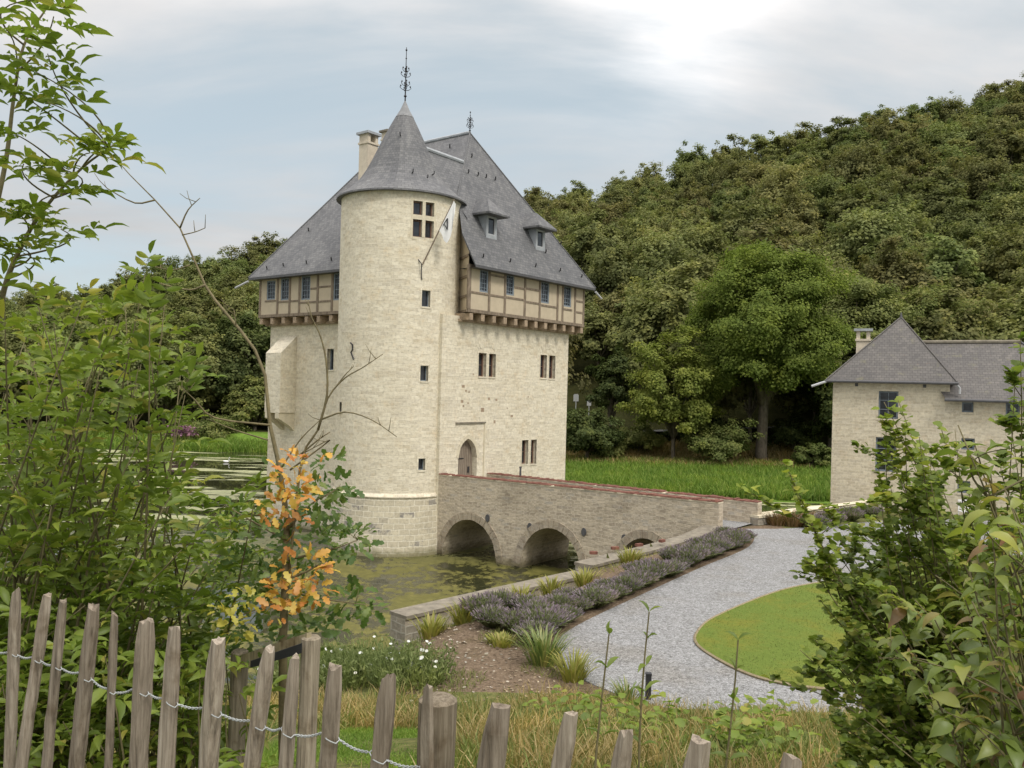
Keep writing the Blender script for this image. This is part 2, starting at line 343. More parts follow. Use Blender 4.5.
def mk_ground(name,stops,scale,sc2=0.35,b=0.05,patch=None):
    m=Mat(name,0.95,0.1); p=m.pos(); n=m.noise(p,scale,7,0.7); n2=m.noise(p,sc2,5,0.6)
    c=m.ramp(n,stops); c=m.mix(c,patch or (0.7,0.72,0.6),m.step(n2,0.45,0.7),'MULTIPLY'); m.col(c); m.bump(n,0.8,b); return m.m
MT['bank']=mk_ground('bank_earth',[(0.3,(0.05,0.05,0.02)),(0.5,(0.1,0.11,0.035)),(0.7,(0.2,0.17,0.075))],6)
MT['soil']=mk_ground('garden_soil',[(0.3,(0.07,0.05,0.035)),(0.55,(0.17,0.125,0.085)),(0.75,(0.3,0.24,0.18))],14,1.0,0.05)
MT['meadow']=mk_ground('meadow_turf',[(0.3,(0.07,0.12,0.018)),(0.6,(0.12,0.2,0.03)),(0.8,(0.19,0.21,0.06))],1.5,0.12,0.1,(0.85,0.8,0.7))
MT['lawn']=mk_ground('mown_lawn',[(0.3,(0.085,0.122,0.023)),(0.6,(0.12,0.163,0.032)),(0.8,(0.17,0.182,0.048))],18,0.8,0.02,(1.32,1.0,0.9))
MT['forest']=mk_ground('forest_floor',[(0.3,(0.03,0.035,0.012)),(0.6,(0.06,0.06,0.02)),(0.8,(0.1,0.085,0.03))],0.8,0.1,0.2)
MT['mud']=plain('pond_mud',(0.05,0.045,0.025),0.9,0.3,1)
MT['tarmac']=plain('grey_tarmac',(0.16,0.16,0.155),0.9,0.15,6)
def mk_water():
    m=Mat('pond_water',0.03,0.5); p=m.pos((1,0.75,1)); 
    n=m.noise(p,0.42,7,0.62,0.6); n2=m.noise(p,2.6,7,0.72,0.4); n3=m.noise(m.pos((0.12,0.5,1)),1.0,6,0.6,0.3)
    sx=m.nd('ShaderNodeSeparateXYZ'); g=m.nd('ShaderNodeNewGeometry'); m.l(g.outputs['Position'],sx.inputs[0])
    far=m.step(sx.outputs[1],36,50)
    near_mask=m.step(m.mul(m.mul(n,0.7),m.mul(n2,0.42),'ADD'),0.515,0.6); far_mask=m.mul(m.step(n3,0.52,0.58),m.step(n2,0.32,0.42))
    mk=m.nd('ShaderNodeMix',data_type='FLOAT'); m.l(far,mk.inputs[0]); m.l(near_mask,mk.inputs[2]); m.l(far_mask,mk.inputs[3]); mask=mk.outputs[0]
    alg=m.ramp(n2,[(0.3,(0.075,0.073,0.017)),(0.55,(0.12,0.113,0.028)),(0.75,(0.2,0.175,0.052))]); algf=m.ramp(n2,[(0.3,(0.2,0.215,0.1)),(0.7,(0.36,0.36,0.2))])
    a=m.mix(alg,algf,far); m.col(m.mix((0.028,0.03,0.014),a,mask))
    rr=m.nd('ShaderNodeMapRange'); m.l(mask,rr.inputs[0]); rr.inputs[3].default_value=0.02; rr.inputs[4].default_value=0.6; m.l(rr.outputs[0],m.b.inputs['Roughness'])
    m.b.inputs['IOR'].default_value=1.33; m.bump(m.mul(m.mul(n2,mask),m.mul(m.noise(p,1.2,2),0.06),'ADD'),0.35,0.03); return m.m
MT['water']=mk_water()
hillstops=[(0,(0.165,0.163,0.054)),(0.5,(0.212,0.208,0.07)),(1,(0.26,0.248,0.092))]
MT['hill']=leafmat('woodland_leaves',hillstops,0.4,0.6,0.95,0.01)
MT['hillgreen']=leafmat('green_woodland_leaves',[(0,(0.14,0.155,0.046)),(0.5,(0.185,0.198,0.06)),(1,(0.23,0.238,0.08))],0.4,0.6,0.8,0.01)
MT['limetree']=leafmat('bright_tree_leaves',[(0,(0.13,0.175,0.03)),(0.5,(0.17,0.22,0.04)),(1,(0.22,0.265,0.058))],0.45,0.6,0,0.01)
MT['ashtree']=leafmat('yellow_green_leaves',[(0,(0.15,0.18,0.035)),(0.5,(0.22,0.26,0.05)),(1,(0.29,0.31,0.08))],0.45,0.6,0,0.01)
MT['darktree']=leafmat('dark_tree_leaves',[(0,(0.05,0.07,0.02)),(0.5,(0.08,0.105,0.03)),(1,(0.12,0.14,0.045))],0.4,0.6,0,0.01)
MT['bushleaf']=leafmat('bush_leaves',[(0,(0.12,0.15,0.035)),(0.5,(0.18,0.21,0.05)),(1,(0.25,0.25,0.08))],0.4,0.6,0.5,0.01)
MT['elder']=leafmat('elder_leaves',[(0,(0.13,0.185,0.024)),(0.5,(0.19,0.26,0.033)),(0.9,(0.26,0.32,0.05)),(1,(0.38,0.34,0.07))],0.45,0.5,0,0.03,1.2)
MT['maple']=leafmat('maple_leaves',[(0,(0.115,0.165,0.024)),(0.5,(0.18,0.24,0.032)),(0.85,(0.26,0.31,0.05)),(1,(0.38,0.36,0.08))],0.45,0.5,0,0.03,1.2)
MT['dogwood']=leafmat('dogwood_leaves',[(0,(0.13,0.18,0.03)),(0.5,(0.19,0.245,0.04)),(0.8,(0.27,0.29,0.06)),(0.95,(0.3,0.22,0.08)),(1,(0.22,0.1,0.06))],0.45,0.45,0,0.04,1.2)
MT['oakgreen']=leafmat('oak_leaves',[(0,(0.07,0.13,0.024)),(0.6,(0.12,0.185,0.036)),(1,(0.19,0.24,0.05))],0.45,0.5,0,0.03)
MT['oakorange']=leafmat('orange_oak_leaves',[(0,(0.5,0.18,0.04)),(0.4,(0.62,0.29,0.05)),(0.8,(0.68,0.42,0.07)),(1,(0.6,0.5,0.1))],0.35,0.5,0,0.04)
MT['oakyellow']=leafmat('yellow_oak_leaves',[(0,(0.5,0.42,0.05)),(1,(0.6,0.55,0.1))],0.4,0.5,0,0.04)
MT['drygrass']=leafmat('dry_grass',[(0,(0.19,0.18,0.045)),(0.5,(0.34,0.25,0.085)),(1,(0.47,0.35,0.17))],0.3,0.6,0,0.03)
MT['grass']=leafmat('green_grass',[(0,(0.1,0.14,0.024)),(0.6,(0.17,0.205,0.04)),(1,(0.28,0.27,0.09))],0.3,0.6,0,0.03)
MT['reed']=leafmat('meadow_grass',[(0,(0.11,0.19,0.03)),(0.6,(0.17,0.27,0.04)),(1,(0.27,0.32,0.08))],0.35,0.6,0,0.01)
MT['lavleaf']=leafmat('lavender_leaves',[(0,(0.13,0.15,0.065)),(1,(0.22,0.23,0.115))],0.3,0.7,0,0.01)
MT['lavflower']=leafmat('lavender_flowers',[(0,(0.22,0.165,0.21)),(0.6,(0.31,0.245,0.285)),(1,(0.37,0.31,0.31))],0.3,0.7,0,0.01)
MT['iris']=leafmat('strap_leaves',[(0,(0.13,0.19,0.05)),(0.6,(0.2,0.25,0.06)),(1,(0.4,0.35,0.13))],0.3,0.5,0,0.05)
MT['yellowherb']=leafmat('yellow_herb',[(0,(0.2,0.22,0.045)),(0.6,(0.33,0.31,0.07)),(1,(0.45,0.38,0.14))],0.3,0.6,0,0.02)
MT['daisyleaf']=leafmat('daisy_leaves',[(0,(0.13,0.165,0.055)),(0.6,(0.19,0.23,0.08)),(1,(0.28,0.31,0.13))],0.4,0.6,0,0.01)
MT['petal']=leafmat('white_petals',[(0,(0.65,0.65,0.6)),(1,(0.8,0.8,0.76))],0.2,0.6,0,0.02)
MT['litter']=leafmat('dry_litter',[(0,(0.16,0.11,0.07)),(0.6,(0.3,0.24,0.17)),(1,(0.45,0.41,0.35))],0.1,0.7,0,0.01)
MT['pinkflower']=leafmat('pink_flowers',[(0,(0.22,0.1,0.16)),(1,(0.3,0.16,0.22))],0.2,0.6,0,0.02)
MT['sedum']=leafmat('russet_plants',[(0,(0.13,0.11,0.035)),(0.5,(0.24,0.15,0.07)),(1,(0.3,0.2,0.13))],0.2,0.6,0,0.02)

# ---------------------------------------------------------------- terrain
def sstep(x,a,b):
    t=np.clip((np.asarray(x,float)-a)/(b-a),0,1); return t*t*(3-2*t)
WALL=np.array([(-2.62,21.7),(2.3,26.75),(2.55,26.95),(5.0,29.75),(8.25,33.35),(10.15,34.55),(12.5,36.2),(17.6,39.75),(20.5,42.5),(60,50)])
def wall_sd(x,y):
    """signed distance to the moat wall line, positive on the garden side"""
    best=np.full(np.shape(x),1e9); sg=np.ones(np.shape(x))
    for a,b in zip(WALL[:-1],WALL[1:]):
        d=b-a; t=np.clip(((x-a[0])*d[0]+(y-a[1])*d[1])/(d@d),0,1); qx=a[0]+t*d[0]-x; qy=a[1]+t*d[1]-y
        dist=np.hypot(qx,qy); cr=(x-a[0])*d[1]-(y-a[1])*d[0]
        m=dist<best; best=np.where(m,dist,best); sg=np.where(m,np.sign(cr),sg)
    return best*sg
EAZ=np.array([-.75,-.6,-.54,-.45,-.37,-.30,-.2,.02,.10,.22,.34,.46,.60,.75]); EEL=np.array([.09,.10,.108,.137,.16,.17,.185,.228,.25,.287,.313,.352,.385,.40])
ERD=np.array([190,190,190,190,195,200,210,225,225,225,225,225,225,225.])
def hill_h(x,y):
    az=x/np.maximum(y,1); el=np.interp(az,EAZ,EEL); rd=np.interp(az,EAZ,ERD)
    ysr=63+(95-63)*sstep(-x,-8,14)
    ys=ysr+np.interp(az,[-.3,0],[14,25]); top=CH+el*rd-12.5
    t=np.clip((y-ys)/(rd-ys),0,1.3); h=0.7+(top-0.7)*np.where(t<1,t**1.04,1-1.2*(t-1))
    base=np.interp(y-ysr,[-4,0,2.5,14,25],[-1.2,0.0,.35,.6,.75])
    return np.where(y>ys,h,base)
def height(x,y):
    x=np.asarray(x,float); y=np.asarray(y,float)
    pr=np.interp(y,[-6,0,2,8,13.4,14.3],[6.5,6.35,6.2,4.5,2.8,2.7]); pl=np.interp(y,[-6,0,2,8,13,18,22,24.5],[6.5,6.3,6.15,4.3,2.85,1.5,0.15,-1.0])
    t=sstep(x,-4.5,-0.3); h=pl*(1-t)+pr*t
    s=wall_sd(x,y); lowz=np.where(x<2.4,1.38+0.075*(x+2.6),2.02+0.055*(x-2.4))
    lowz=np.minimum(lowz,2.68)
    cap=lowz+np.where(x<2.4,.42,.5)*np.clip(s-0.2,0,9)
    gate=sstep(x,6.0,8.0)
    near=(x>-2.9)&(s>0)&(s<6)
    h=np.where(near,np.minimum(h,np.maximum(cap,2.69*gate)),h)
    h=np.where((s<0)&(x>-2.7)&(y>14),-1.3,h)
    h=np.where((x<=-2.7)&(y>24.5),-1.3,h)
    return np.where(y>52,hill_h(x,y),h)
def grow(a,b,s0,k):
    r=[a]; s=s0
    while (r[-1]<b if b>a else r[-1]>b): r.append(r[-1]+(s if b>a else -s)); s*=k
    return r
xs=np.array(sorted(set(np.round(grow(-13,-420,.4,1.06)[1:]+list(np.arange(-13,20.01,.25))+grow(20,420,.4,1.06)[1:],3))))
ys=np.array(list(np.arange(-5,42,.25))+grow(42,430,.4,1.025))
XX,YY=np.meshgrid(xs,ys); ZZ=height(XX,YY)
ZZ=ZZ+np.where((YY<14)|((XX<-4)&(YY<24)),0.05*np.sin(XX*2.1+YY*.7)*np.cos(YY*1.7-XX*.4),0)+np.where(YY>100,1.2*np.sin(XX*.11+2)*np.cos(YY*.09),0)
nx,ny=len(xs),len(ys)
I=np.arange(nx*ny).reshape(ny,nx); F=np.stack([I[:-1,:-1],I[:-1,1:],I[1:,1:],I[1:,:-1]],-1).reshape(-1,4)
cx=((XX[:-1,:-1]+XX[1:,1:])/2).ravel(); cy=((YY[:-1,:-1]+YY[1:,1:])/2).ravel(); cz=((ZZ[:-1,:-1]+ZZ[1:,1:])/2).ravel()
mi=np.zeros(len(F),int)
mi[(cy>56)]=1
ysr=63+(95-63)*sstep(-cx,-8,14); mi[cy>ysr+np.interp(cx/np.maximum(cy,1),[-.3,0],[11,22])]=2
mi[(cz<-.3)]=3
sd_=wall_sd(cx,cy); mi[(cy>14.8)&(cy<36)&(sd_>0.2)&(cx>-2.1-.0*cy)&(cx<11)]=4
gnd=npmesh('ground',np.stack([XX,YY,ZZ],-1).reshape(-1,3),F,[MT['bank'],MT['meadow'],MT['forest'],MT['mud'],MT['soil']],midx=mi,smooth=True)
tag(gnd,'sloping grassy bank, pond bed, meadow and wooded hillsides','ground',kind='structure')
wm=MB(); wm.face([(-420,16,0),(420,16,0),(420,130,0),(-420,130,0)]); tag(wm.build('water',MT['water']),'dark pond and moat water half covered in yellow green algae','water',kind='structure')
def sheet(name,pts,z,mat,skirt=0.4):
    mb=MB()
    for t in tessellate_polygon([[Vector((p[0],p[1],0)) for p in pts]]): mb.face([(pts[k][0],pts[k][1],z) for k in t])
    for a,c in zip(pts,pts[1:]+pts[:1]): mb.face([(a[0],a[1],z),(c[0],c[1],z),(c[0],c[1],z-skirt),(a[0],a[1],z-skirt)])
    return mb.build(name,mat)
def cat(pts,n=6):
    P=[np.array(p,float) for p in pts]; P=[2*P[0]-P[1]]+P+[2*P[-1]-P[-2]]; out=[]
    for k in range(1,len(P)-2):
        for t in np.linspace(0,1,n,endpoint=False):
            a,b,c,d=P[k-1:k+3]; out.append(0.5*((2*b)+(-a+c)*t+(2*a-5*b+4*c-d)*t*t+(-a+3*b-3*c+d)*t**3))
    out.append(P[-2]); return out
pathL=cat([(9.3,33.2),(9.15,31.5),(8.15,29.0),(5.81,25.58),(3.45,21.95),(1.94,19.59),(1.22,18.2),(0.92,16.9),(1.3,15.7),(2.01,14.75),(2.7,14.2),(3.5,13.75),(4.75,13.55),(8,13.4),(14,13.0),(24,13)])
pathP=[tuple(p[:2]) for p in pathL]+[(30,13),(30,34),(22,37.0),(18.0,37.6),(12.6,34.2),(10.6,33.4)]
tag(sheet('gravel_path',pathP,2.715,MT['gravel']),'pale grey gravel drive curving to the bridge','path',kind='structure')
lawnP=cat([(13.6,27.6),(12.0,26.6),(9.69,24.5),(7.39,22.8),(5.08,20.15),(4.25,18.73),(4.02,17.6),(4.46,16.15),(5.02,15.5),(5.84,15.21),(8,14.9),(12,14.6),(17,15.5),(18.5,19),(17.5,24),(15.6,27.2),(13.6,27.6)])[:-1]
lp=[tuple(p[:2]) for p in lawnP]
tag(sheet('lawn',lp,2.755,MT['lawn'],0.1),'mown lawn island bordered by the gravel drive','lawn',kind='structure')
edge=MB(); ring=[(p[0],p[1],2.738) for p in lp]; edge.tube(ring+[ring[0]],0.035,5); tag(edge.build('lawn_edging',MT['board']),'thin wooden edging strip round the lawn','edging',kind='structure')

# ---------------------------------------------------------------- castle frame
TH=0.9089; C0=np.array([-3.3835,40.3765]); cu=np.array([math.cos(TH),math.sin(TH)]); cw=np.array([-math.sin(TH),math.cos(TH)])
KA,KB=10.70,13.37
def K(al,be,z): s=C0+al*cu+be*cw; return (float(s[0]),float(s[1]),float(z))
TX,TY,TR=-5.739,42.527,3.007
def wall_grid(mb,u0,u1,z0,z1,holes,P,rd=0.35,nu=1,uvs=1.0):
    us=set(np.linspace(u0,u1,nu+1).tolist()); zs={z0,z1}
    for h in holes: us|={h[0],h[1]}; zs|={h[2],h[3]}
    us=sorted(us); zs=sorted(zs)
    for a,b in zip(us[:-1],us[1:]):
        if b-a<1e-6: continue
        for c,d in zip(zs[:-1],zs[1:]):
            m=((a+b)/2,(c+d)/2)
            if any(h[0]<m[0]<h[1] and h[2]<m[1]<h[3] for h in holes): continue
            mb.face([P(a,c,0),P(b,c,0),P(b,d,0),P(a,d,0)],[(a*uvs,c),(b*uvs,c),(b*uvs,d),(a*uvs,d)])
    for h in holes:
        if len(h)>4: continue
        a,b,c,d=h
        mb.face([P(a,c,0),P(a,d,0),P(a,d,rd),P(a,c,rd)]); mb.face([P(b,c,0),P(b,d,0),P(b,d,rd),P(b,c,rd)])
        mb.face([P(a,c,0),P(b,c,0),P(b,c,rd),P(a,c,rd)]); mb.face([P(a,d,0),P(b,d,0),P(b,d,rd),P(a,d,rd)])
def pbox(mb,P,u0,u1,z0,z1,d0,d1):
    mb.box8([P(u0,z0,d0),P(u1,z0,d0),P(u1,z1,d0),P(u0,z1,d0),P(u0,z0,d1),P(u1,z0,d1),P(u1,z1,d1),P(u0,z1,d1)])
def window(root,P,u0,u1,z0,z1,depth=0.22,fwd=0.05,us=1.0,fm='bluegrey',bars=(0,0),name='window',label=None):
    mb=MB(); f=fwd; fu=f*us
    pbox(mb,P,u0,u0+fu,z0,z1,depth-.04,depth+.05); pbox(mb,P,u1-fu,u1,z0,z1,depth-.04,depth+.05)
    pbox(mb,P,u0+fu,u1-fu,z0,z0+f,depth-.04,depth+.05); pbox(mb,P,u0+fu,u1-fu,z1-f,z1,depth-.04,depth+.05)
    bw=0.014
    for k in range(bars[0]):
        q=u0+(u1-u0)*(k+1)/(bars[0]+1); pbox(mb,P,q-bw*us,q+bw*us,z0+f,z1-f,depth-.012,depth+.018)
    for k in range(bars[1]):
        q=z0+(z1-z0)*(k+1)/(bars[1]+1); pbox(mb,P,u0+fu,u1-fu,q-bw,q+bw,depth-.01,depth+.016)
    fr=mb.build(name,MT[fm],root)
    if label: fr['label']=label
    pm=MB(); pm.face([P(u0+fu*.5,z0+f*.5,depth+.02),P(u1-fu*.5,z0+f*.5,depth+.02),P(u1-fu*.5,z1-f*.5,depth+.02),P(u0+fu*.5,z1-f*.5,depth+.02)]); pm.build('pane',MT['glass'],fr)
    return fr
def surround(mb,P,h,wd=0.13,us=1.0,pr=0.012):
    a,b,c,d=h; w=wd*us
    pbox(mb,P,a-w,a,c-wd,d+wd,-pr,0.1); pbox(mb,P,b,b+w,c-wd,d+wd,-pr,0.1); pbox(mb,P,a,b,d,d+wd,-pr,0.1); pbox(mb,P,a,b,c-wd,c,-pr-.02,0.1)

castle=thing('castle',K(4,5,0),'tall cream stone castle keep with round tower and steep slate roofs standing in the moat','castle')
Pf=lambda u,z,d:K(u,d,z); Pl=lambda u,z,d:K(d,u,z); Pr=lambda u,z,d:K(KA-d,u,z); Pb=lambda u,z,d:K(u,KB-d,z)
twin=[(2.72,3.33,8.53,9.72),(3.54,4.09,8.53,9.72),(8.0,8.6,8.6,9.87),(8.83,9.43,8.58,9.87),(6.5,7.08,3.9,5.2),(7.32,7.84,3.87,5.2)]
DOOR=(1.37,2.79,2.68,5.43)
mb=MB(); wall_grid(mb,0,KA,-1,11.45,twin+[DOOR+('x',)],Pf,0.4)
def arch_pts(a,b,zs,zt,n=10):
    out=[]; c=(a+b)/2; h=(b-a)/2; H=zt-zs
    for k in range(n+1):
        t=k/n; x=-h+2*h*t; r=(H*H+h*h)/(2*h)
        out.append((c+x,zs+math.sqrt(max(r*r-(abs(x)+r-h)**2,0))))
    return out
da,db,ds,dz,dt=1.37,2.79,2.68,4.45,5.43
AP=arch_pts(da,db,dz,dt)
for (a,za),(b,zb) in zip(AP[:-1],AP[1:]):
    mb.face([Pf(a,za,0),Pf(b,zb,0),Pf(b,dt,0),Pf(a,dt,0)],[(a,za),(b,zb),(b,dt),(a,dt)]); mb.face([Pf(a,za,0),Pf(b,zb,0),Pf(b,zb,.4),Pf(a,za,.4)])
for q in (da,db): mb.face([Pf(q,ds,0),Pf(q,dz,0),Pf(q,dz,.4),Pf(q,ds,.4)])
mb.face([Pf(da,ds,0),Pf(db,ds,0),Pf(db,ds,.4),Pf(da,ds,.4)])
LW=(7.81,8.34,8.71,9.84)
wall_grid(mb,0,KB,-1,11.45,[LW],Pl,0.35); wall_grid(mb,0,KB,-1,11.45,[],Pr); wall_grid(mb,0,KA,-1,11.45,[],Pb)
mb.face([K(0,0,11.45),K(2.2,0,11.45),K(2.2,.9,11.45),K(0,.9,11.45)])
keep=mb.build('keep_wall',MT['lime'],castle)
mb=MB(); mb.face([Pf(da,ds,.3)]+[Pf(x,z,.3) for x,z in AP]+[Pf(db,ds,.3)])
door=mb.build('door',MT['door'],castle)
hm=MB(); pbox(hm,Pf,2.42,2.52,3.7,4.0,.26,.3); hm.build('lock_plate',MT['iron'],door)
for z in (3.3,4.4):
    hm=MB(); pbox(hm,Pf,1.42,2.1,z,z+.05,.28,.3); hm.build('strap_hinge',MT['iron'],door)
mb=MB(); pbox(mb,Pf,1.1,3.36,6.18,6.25,-.07,.05); mb.build('label_mould',MT['coping'],castle)
mb=MB(); pbox(mb,Pf,3.28,3.35,2.68,6.18,-.05,.05); mb.build('label_mould',MT['dressed'],castle)
mb=MB()
for (a,za),(b,zb) in zip(AP[:-1],AP[1:]):
    c=np.array([(a+b)/2-2.08,(za+zb)/2-4.2]); c/=np.linalg.norm(c); e=.2
    mb.face([Pf(a,za,-.015),Pf(b,zb,-.015),Pf(b+c[0]*e,zb+c[1]*e,-.015),Pf(a+c[0]*e,za+c[1]*e,-.015)]); mb.face([Pf(a+c[0]*e,za+c[1]*e,-.015),Pf(b+c[0]*e,zb+c[1]*e,-.015),Pf(b+c[0]*e,zb+c[1]*e,.05),Pf(a+c[0]*e,za+c[1]*e,.05)])
mb.build('door_arch',MT['dressed'],castle)
for h in twin+[LW]:
    sm=MB(); surround(sm,Pf if h in twin else Pl,h,0.07); sm.build('window_surround',MT['lime'],castle)
for h in twin: window(castle,Pf,*h,0.25,0.05,fm='casement',bars=(0,1))
window(castle,Pl,*LW,0.25,0.05)
for cxx,zc_,hw in ((3.4,9.86,.95),(8.72,10.0,.95)):   # relieving arches above the upper twin windows
    rm=MB()
    for k in range(9):
        g0=-0.62+1.24*k/9; g1=-0.62+1.24*(k+1)/9; r0,r1=1.2,1.55; zb=zc_-1.0
        j=-.006-.012*(k%2)
        rm.box8([Pf(cxx+r*math.sin(g),zb+r*math.cos(g),j) for r,g in ((r0,g0),(r0,g1),(r1,g1),(r1,g0))]+[Pf(cxx+r*math.sin(g),zb+r*math.cos(g),.06) for r,g in ((r0,g0),(r0,g1),(r1,g1),(r1,g0))])
    rm.build('relieving_arch',MT['lime'],castle)
# small dark blocked holes
for q in ((1.5,7.95,.22,.13),(1.75,7.75,.13,.1),(2.0,7.7,.1,.08),(1.45,7.2,.2,.14),(1.6,7.0,.12,.1),(1.95,7.15,.1,.08),(3.55,7.35,.16,.13),(4.15,7.3,.14,.12),(3.0,6.75,.26,.2),(5.45,6.45,.2,.12),(4.05,6.15,.15,.16),(2.3,8.6,.1,.07),(5.1,6.9,.1,.06),(6.9,7.5,.12,.07)):
    bm_=MB(); pbox(bm_,Pf,q[0],q[0]+q[2],q[1],q[1]+q[3],-.004,.05); bm_.build('dark_stone',MT['jetty'],castle)
# garderobe on the left wall
gm=MB(); GX=1.05
q=[(10.75,6.4),(10.75,9.6),(10.75,10.6)]
for be in (10.95,12.3):
    gm.face([K(0,be,6.3),K(-GX,be,6.3),K(-GX,be,9.6),K(0,be,10.6)])
gm.face([K(-GX,10.95,6.3),K(-GX,12.3,6.3),K(-GX,12.3,9.6),K(-GX,10.95,9.6)]); gm.face([K(-GX,10.95,9.6),K(-GX,12.3,9.6),K(0,12.3,10.6),K(0,10.95,10.6)]); gm.face([K(0,10.95,6.3),K(0,12.3,6.3),K(-GX,12.3,6.3),K(-GX,10.95,6.3)])
gd_=gm.build('garderobe',MT['lime'],castle)
for be in (11.0,11.9):
    cm=MB(); P3=[(0,6.29),(-GX,6.29),(-GX,6.0),(-.35,5.6),(0,5.3)]
    cm.face([K(a,be,z) for a,z in P3]); cm.face([K(a,be+.35,z) for a,z in P3])
    for (a,z),(b,y_) in zip(P3,P3[1:]+P3[:1]): cm.face([K(a,be,z),K(b,be,y_),K(b,be+.35,y_),K(a,be+.35,z)])
    cm.build('corbel',MT['dressed'],gd_)

# gallery
GO=.625; GZ0,GZ1=11.62,13.92; GL=KA+.6; GB=KB+.27
gw=[(1.92,2.58,12.68,13.8),(4.01,4.68,12.75,13.8),(7.05,7.8,12.63,13.8),(9.2,9.95,12.63,13.8)]
glw=[(12.19,12.98,12.61,13.69),(10.96,11.7,12.53,13.78),(9.14,9.9,12.47,13.78),(6.6,7.25,12.34,13.78)]
Qf=lambda u,z,d:K(u,-GO+d,z); Ql=lambda u,z,d:K(-GO+d,u,z); Qr=lambda u,z,d:K(GL-d,u,z); Qb=lambda u,z,d:K(u,GB-d,z)
mb=MB(); wall_grid(mb,1.07,GL,GZ0,GZ1,gw,Qf,0.2); wall_grid(mb,5.2,GB,GZ0,GZ1,glw,Ql,0.2); wall_grid(mb,-GO,GB,GZ0,GZ1,[],Qr); wall_grid(mb,-GO,GL,GZ0,GZ1,[],Qb)
mb.face([K(1.07,-GO,GZ0),K(1.07,-GO,14.66),K(2.2,1.15,18.0),K(2.2,1.15,GZ0)])   # return panel beside the tower, rising under the cut eave
mb.build('gallery_wall',MT['plaster'],castle)
tm=MB(); tw=.075
def V_(P,u,z0,z1,w_=tw): pbox(tm,P,u-w_,u+w_,z0,z1,-.035,.06)
def H_(P,u0,u1,z,w_=.07): pbox(tm,P,u0,u1,z-w_,z+w_,-.028,.06)
V_(Qf,1.14,GZ0+.16,13.9,.11)
for q in (2.66,3.92,5.6,6.93,8.6,9.1,10.33): V_(Qf,q,GZ0+.16,13.9)
V_(Qf,GL-.08,GZ0+.16,13.9,.07); H_(Qf,1.07,GL+.03,GZ0+.08,.08); H_(Qf,1.07,GL,13.87,.07)
for a,b,z in ((1.25,2.58,12.6),(2.74,3.84,12.6),(4.0,5.52,12.62),(5.68,6.85,12.55),(7.01,8.52,12.5),(9.18,10.05,12.48),(10.41,11.14,13.05),(10.41,11.14,12.42),(2.74,3.84,13.6),(4.7,5.52,13.2),(5.68,6.85,13.25)): H_(Qf,a,b,z,.05)
tm.build('timber_frame',MT['timber'],castle); tm=MB()
for q in (11.95,10.87,10.03,8.5,7.33,13.56): V_(Ql,q,GZ0+.16,13.9)
H_(Ql,5.5,GB+.03,GZ0+.08,.08); H_(Ql,5.5,GB,13.87,.07)
for a,b,z in ((12.1,13.1,12.54),(10.95,11.87,12.45),(10.11,10.79,12.45),(8.58,9.95,12.33),(7.41,8.42,12.33),(8.58,9.1,13.05),(7.41,8.42,13.1)): H_(Ql,a,b,z,.045)
tm.build('timber_frame',MT['timber'],castle); tm=MB()
for z in (12.35,13.3,14.3,11.62): tm.box8([K(1.09,-.6,z),K(2.2,1.14,z),K(2.2,1.14,z+.12),K(1.09,-.6,z+.12),K(1.03,-.58,z),K(2.14,1.16,z),K(2.14,1.16,z+.12),K(1.03,-.58,z+.12)])
tm.build('timber_frame',MT['timber'],castle)
for h in gw+glw:
    P=Qf if h in gw else Ql; window(castle,P,*h,0.06,0.085,bars=(2,4))
for k in range(12):
    u=1.35+k*(GL-1.55)/11; cm=MB(); pbox(cm,Qf,u-.13,u+.13,11.25,11.58,0.0,.9); cm.build('jetty_beam',MT['jetty'],castle)
for k in range(8):
    u=6.4+k*(GB-.2-6.4)/7; cm=MB(); pbox(cm,Ql,u-.13,u+.13,11.25,11.58,0.0,.9); cm.build('jetty_beam',MT['jetty'],castle)
for P,a,b in ((Qf,1.1,GL),(Ql,5.5,GB)):
    cm=MB(); pbox(cm,P,a,b,11.18,11.31,.46,.61); cm.build('jetty_plate',MT['jetty'],castle)
cm=MB(); cm.face([K(1.1,-GO,11.6),K(GL,-GO,11.6),K(GL,GB,11.6),K(-GO,GB,11.6),K(-GO,5.5,11.6),K(2.2,5.5,11.6),K(2.2,1.15,11.6)]); cm.build('jetty_floor',MT['jetty'],castle)

# main roof
EO=1.075; EZ=13.88; E0,E1,E2,E3=-EO,KA+EO,-EO,14.09
AP1=(5.15,3.1,21.906); AP2=(5.15,10.27,21.906); tH=.45; Hn=tuple(np.array((E0,E2,EZ))+tH*(np.array(AP1)-np.array((E0,E2,EZ))))
mb=MB()
mb.face([K(*p) for p in ((1.06,E2,EZ),(E1,E2,EZ),AP1,Hn,(.95,-.24,15.48))])
mb.face([K(*p) for p in (Hn,AP1,AP2,(E0,E3,EZ),(E0,1.5,EZ))])
mb.face([K(*p) for p in ((E1,E2,EZ),(E1,E3,EZ),AP2,AP1)]); mb.face([K(*p) for p in ((E1,E3,EZ),(E0,E3,EZ),AP2)])
roof=mb.build('main_roof',MT['slate'],castle)
fm=MB()  # eave thickness and soffit
for a,b in (((1.06,E2),(E1,E2)),((E0,1.5),(E0,E3)),((E1,E2),(E1,E3)),((1.06,E2),(.95,-.24))):
    z0=EZ; z1=15.48 if b==(.95,-.24) else EZ
    fm.face([K(*a,z0-.003),K(*b,z1-.003),K(*b,z1-.13),K(*a,z0-.13)])
fm.face([K(1.06,E2,EZ-.13),K(E1,E2,EZ-.13),K(E1,0,EZ-.13),K(1.06,0,EZ-.13)]); fm.face([K(E0,1.5,EZ-.131),K(0,1.5,EZ-.131),K(0,E3,EZ-.131),K(E0,E3,EZ-.131)])
fm.build('eaves_board',MT['gutter'],roof)
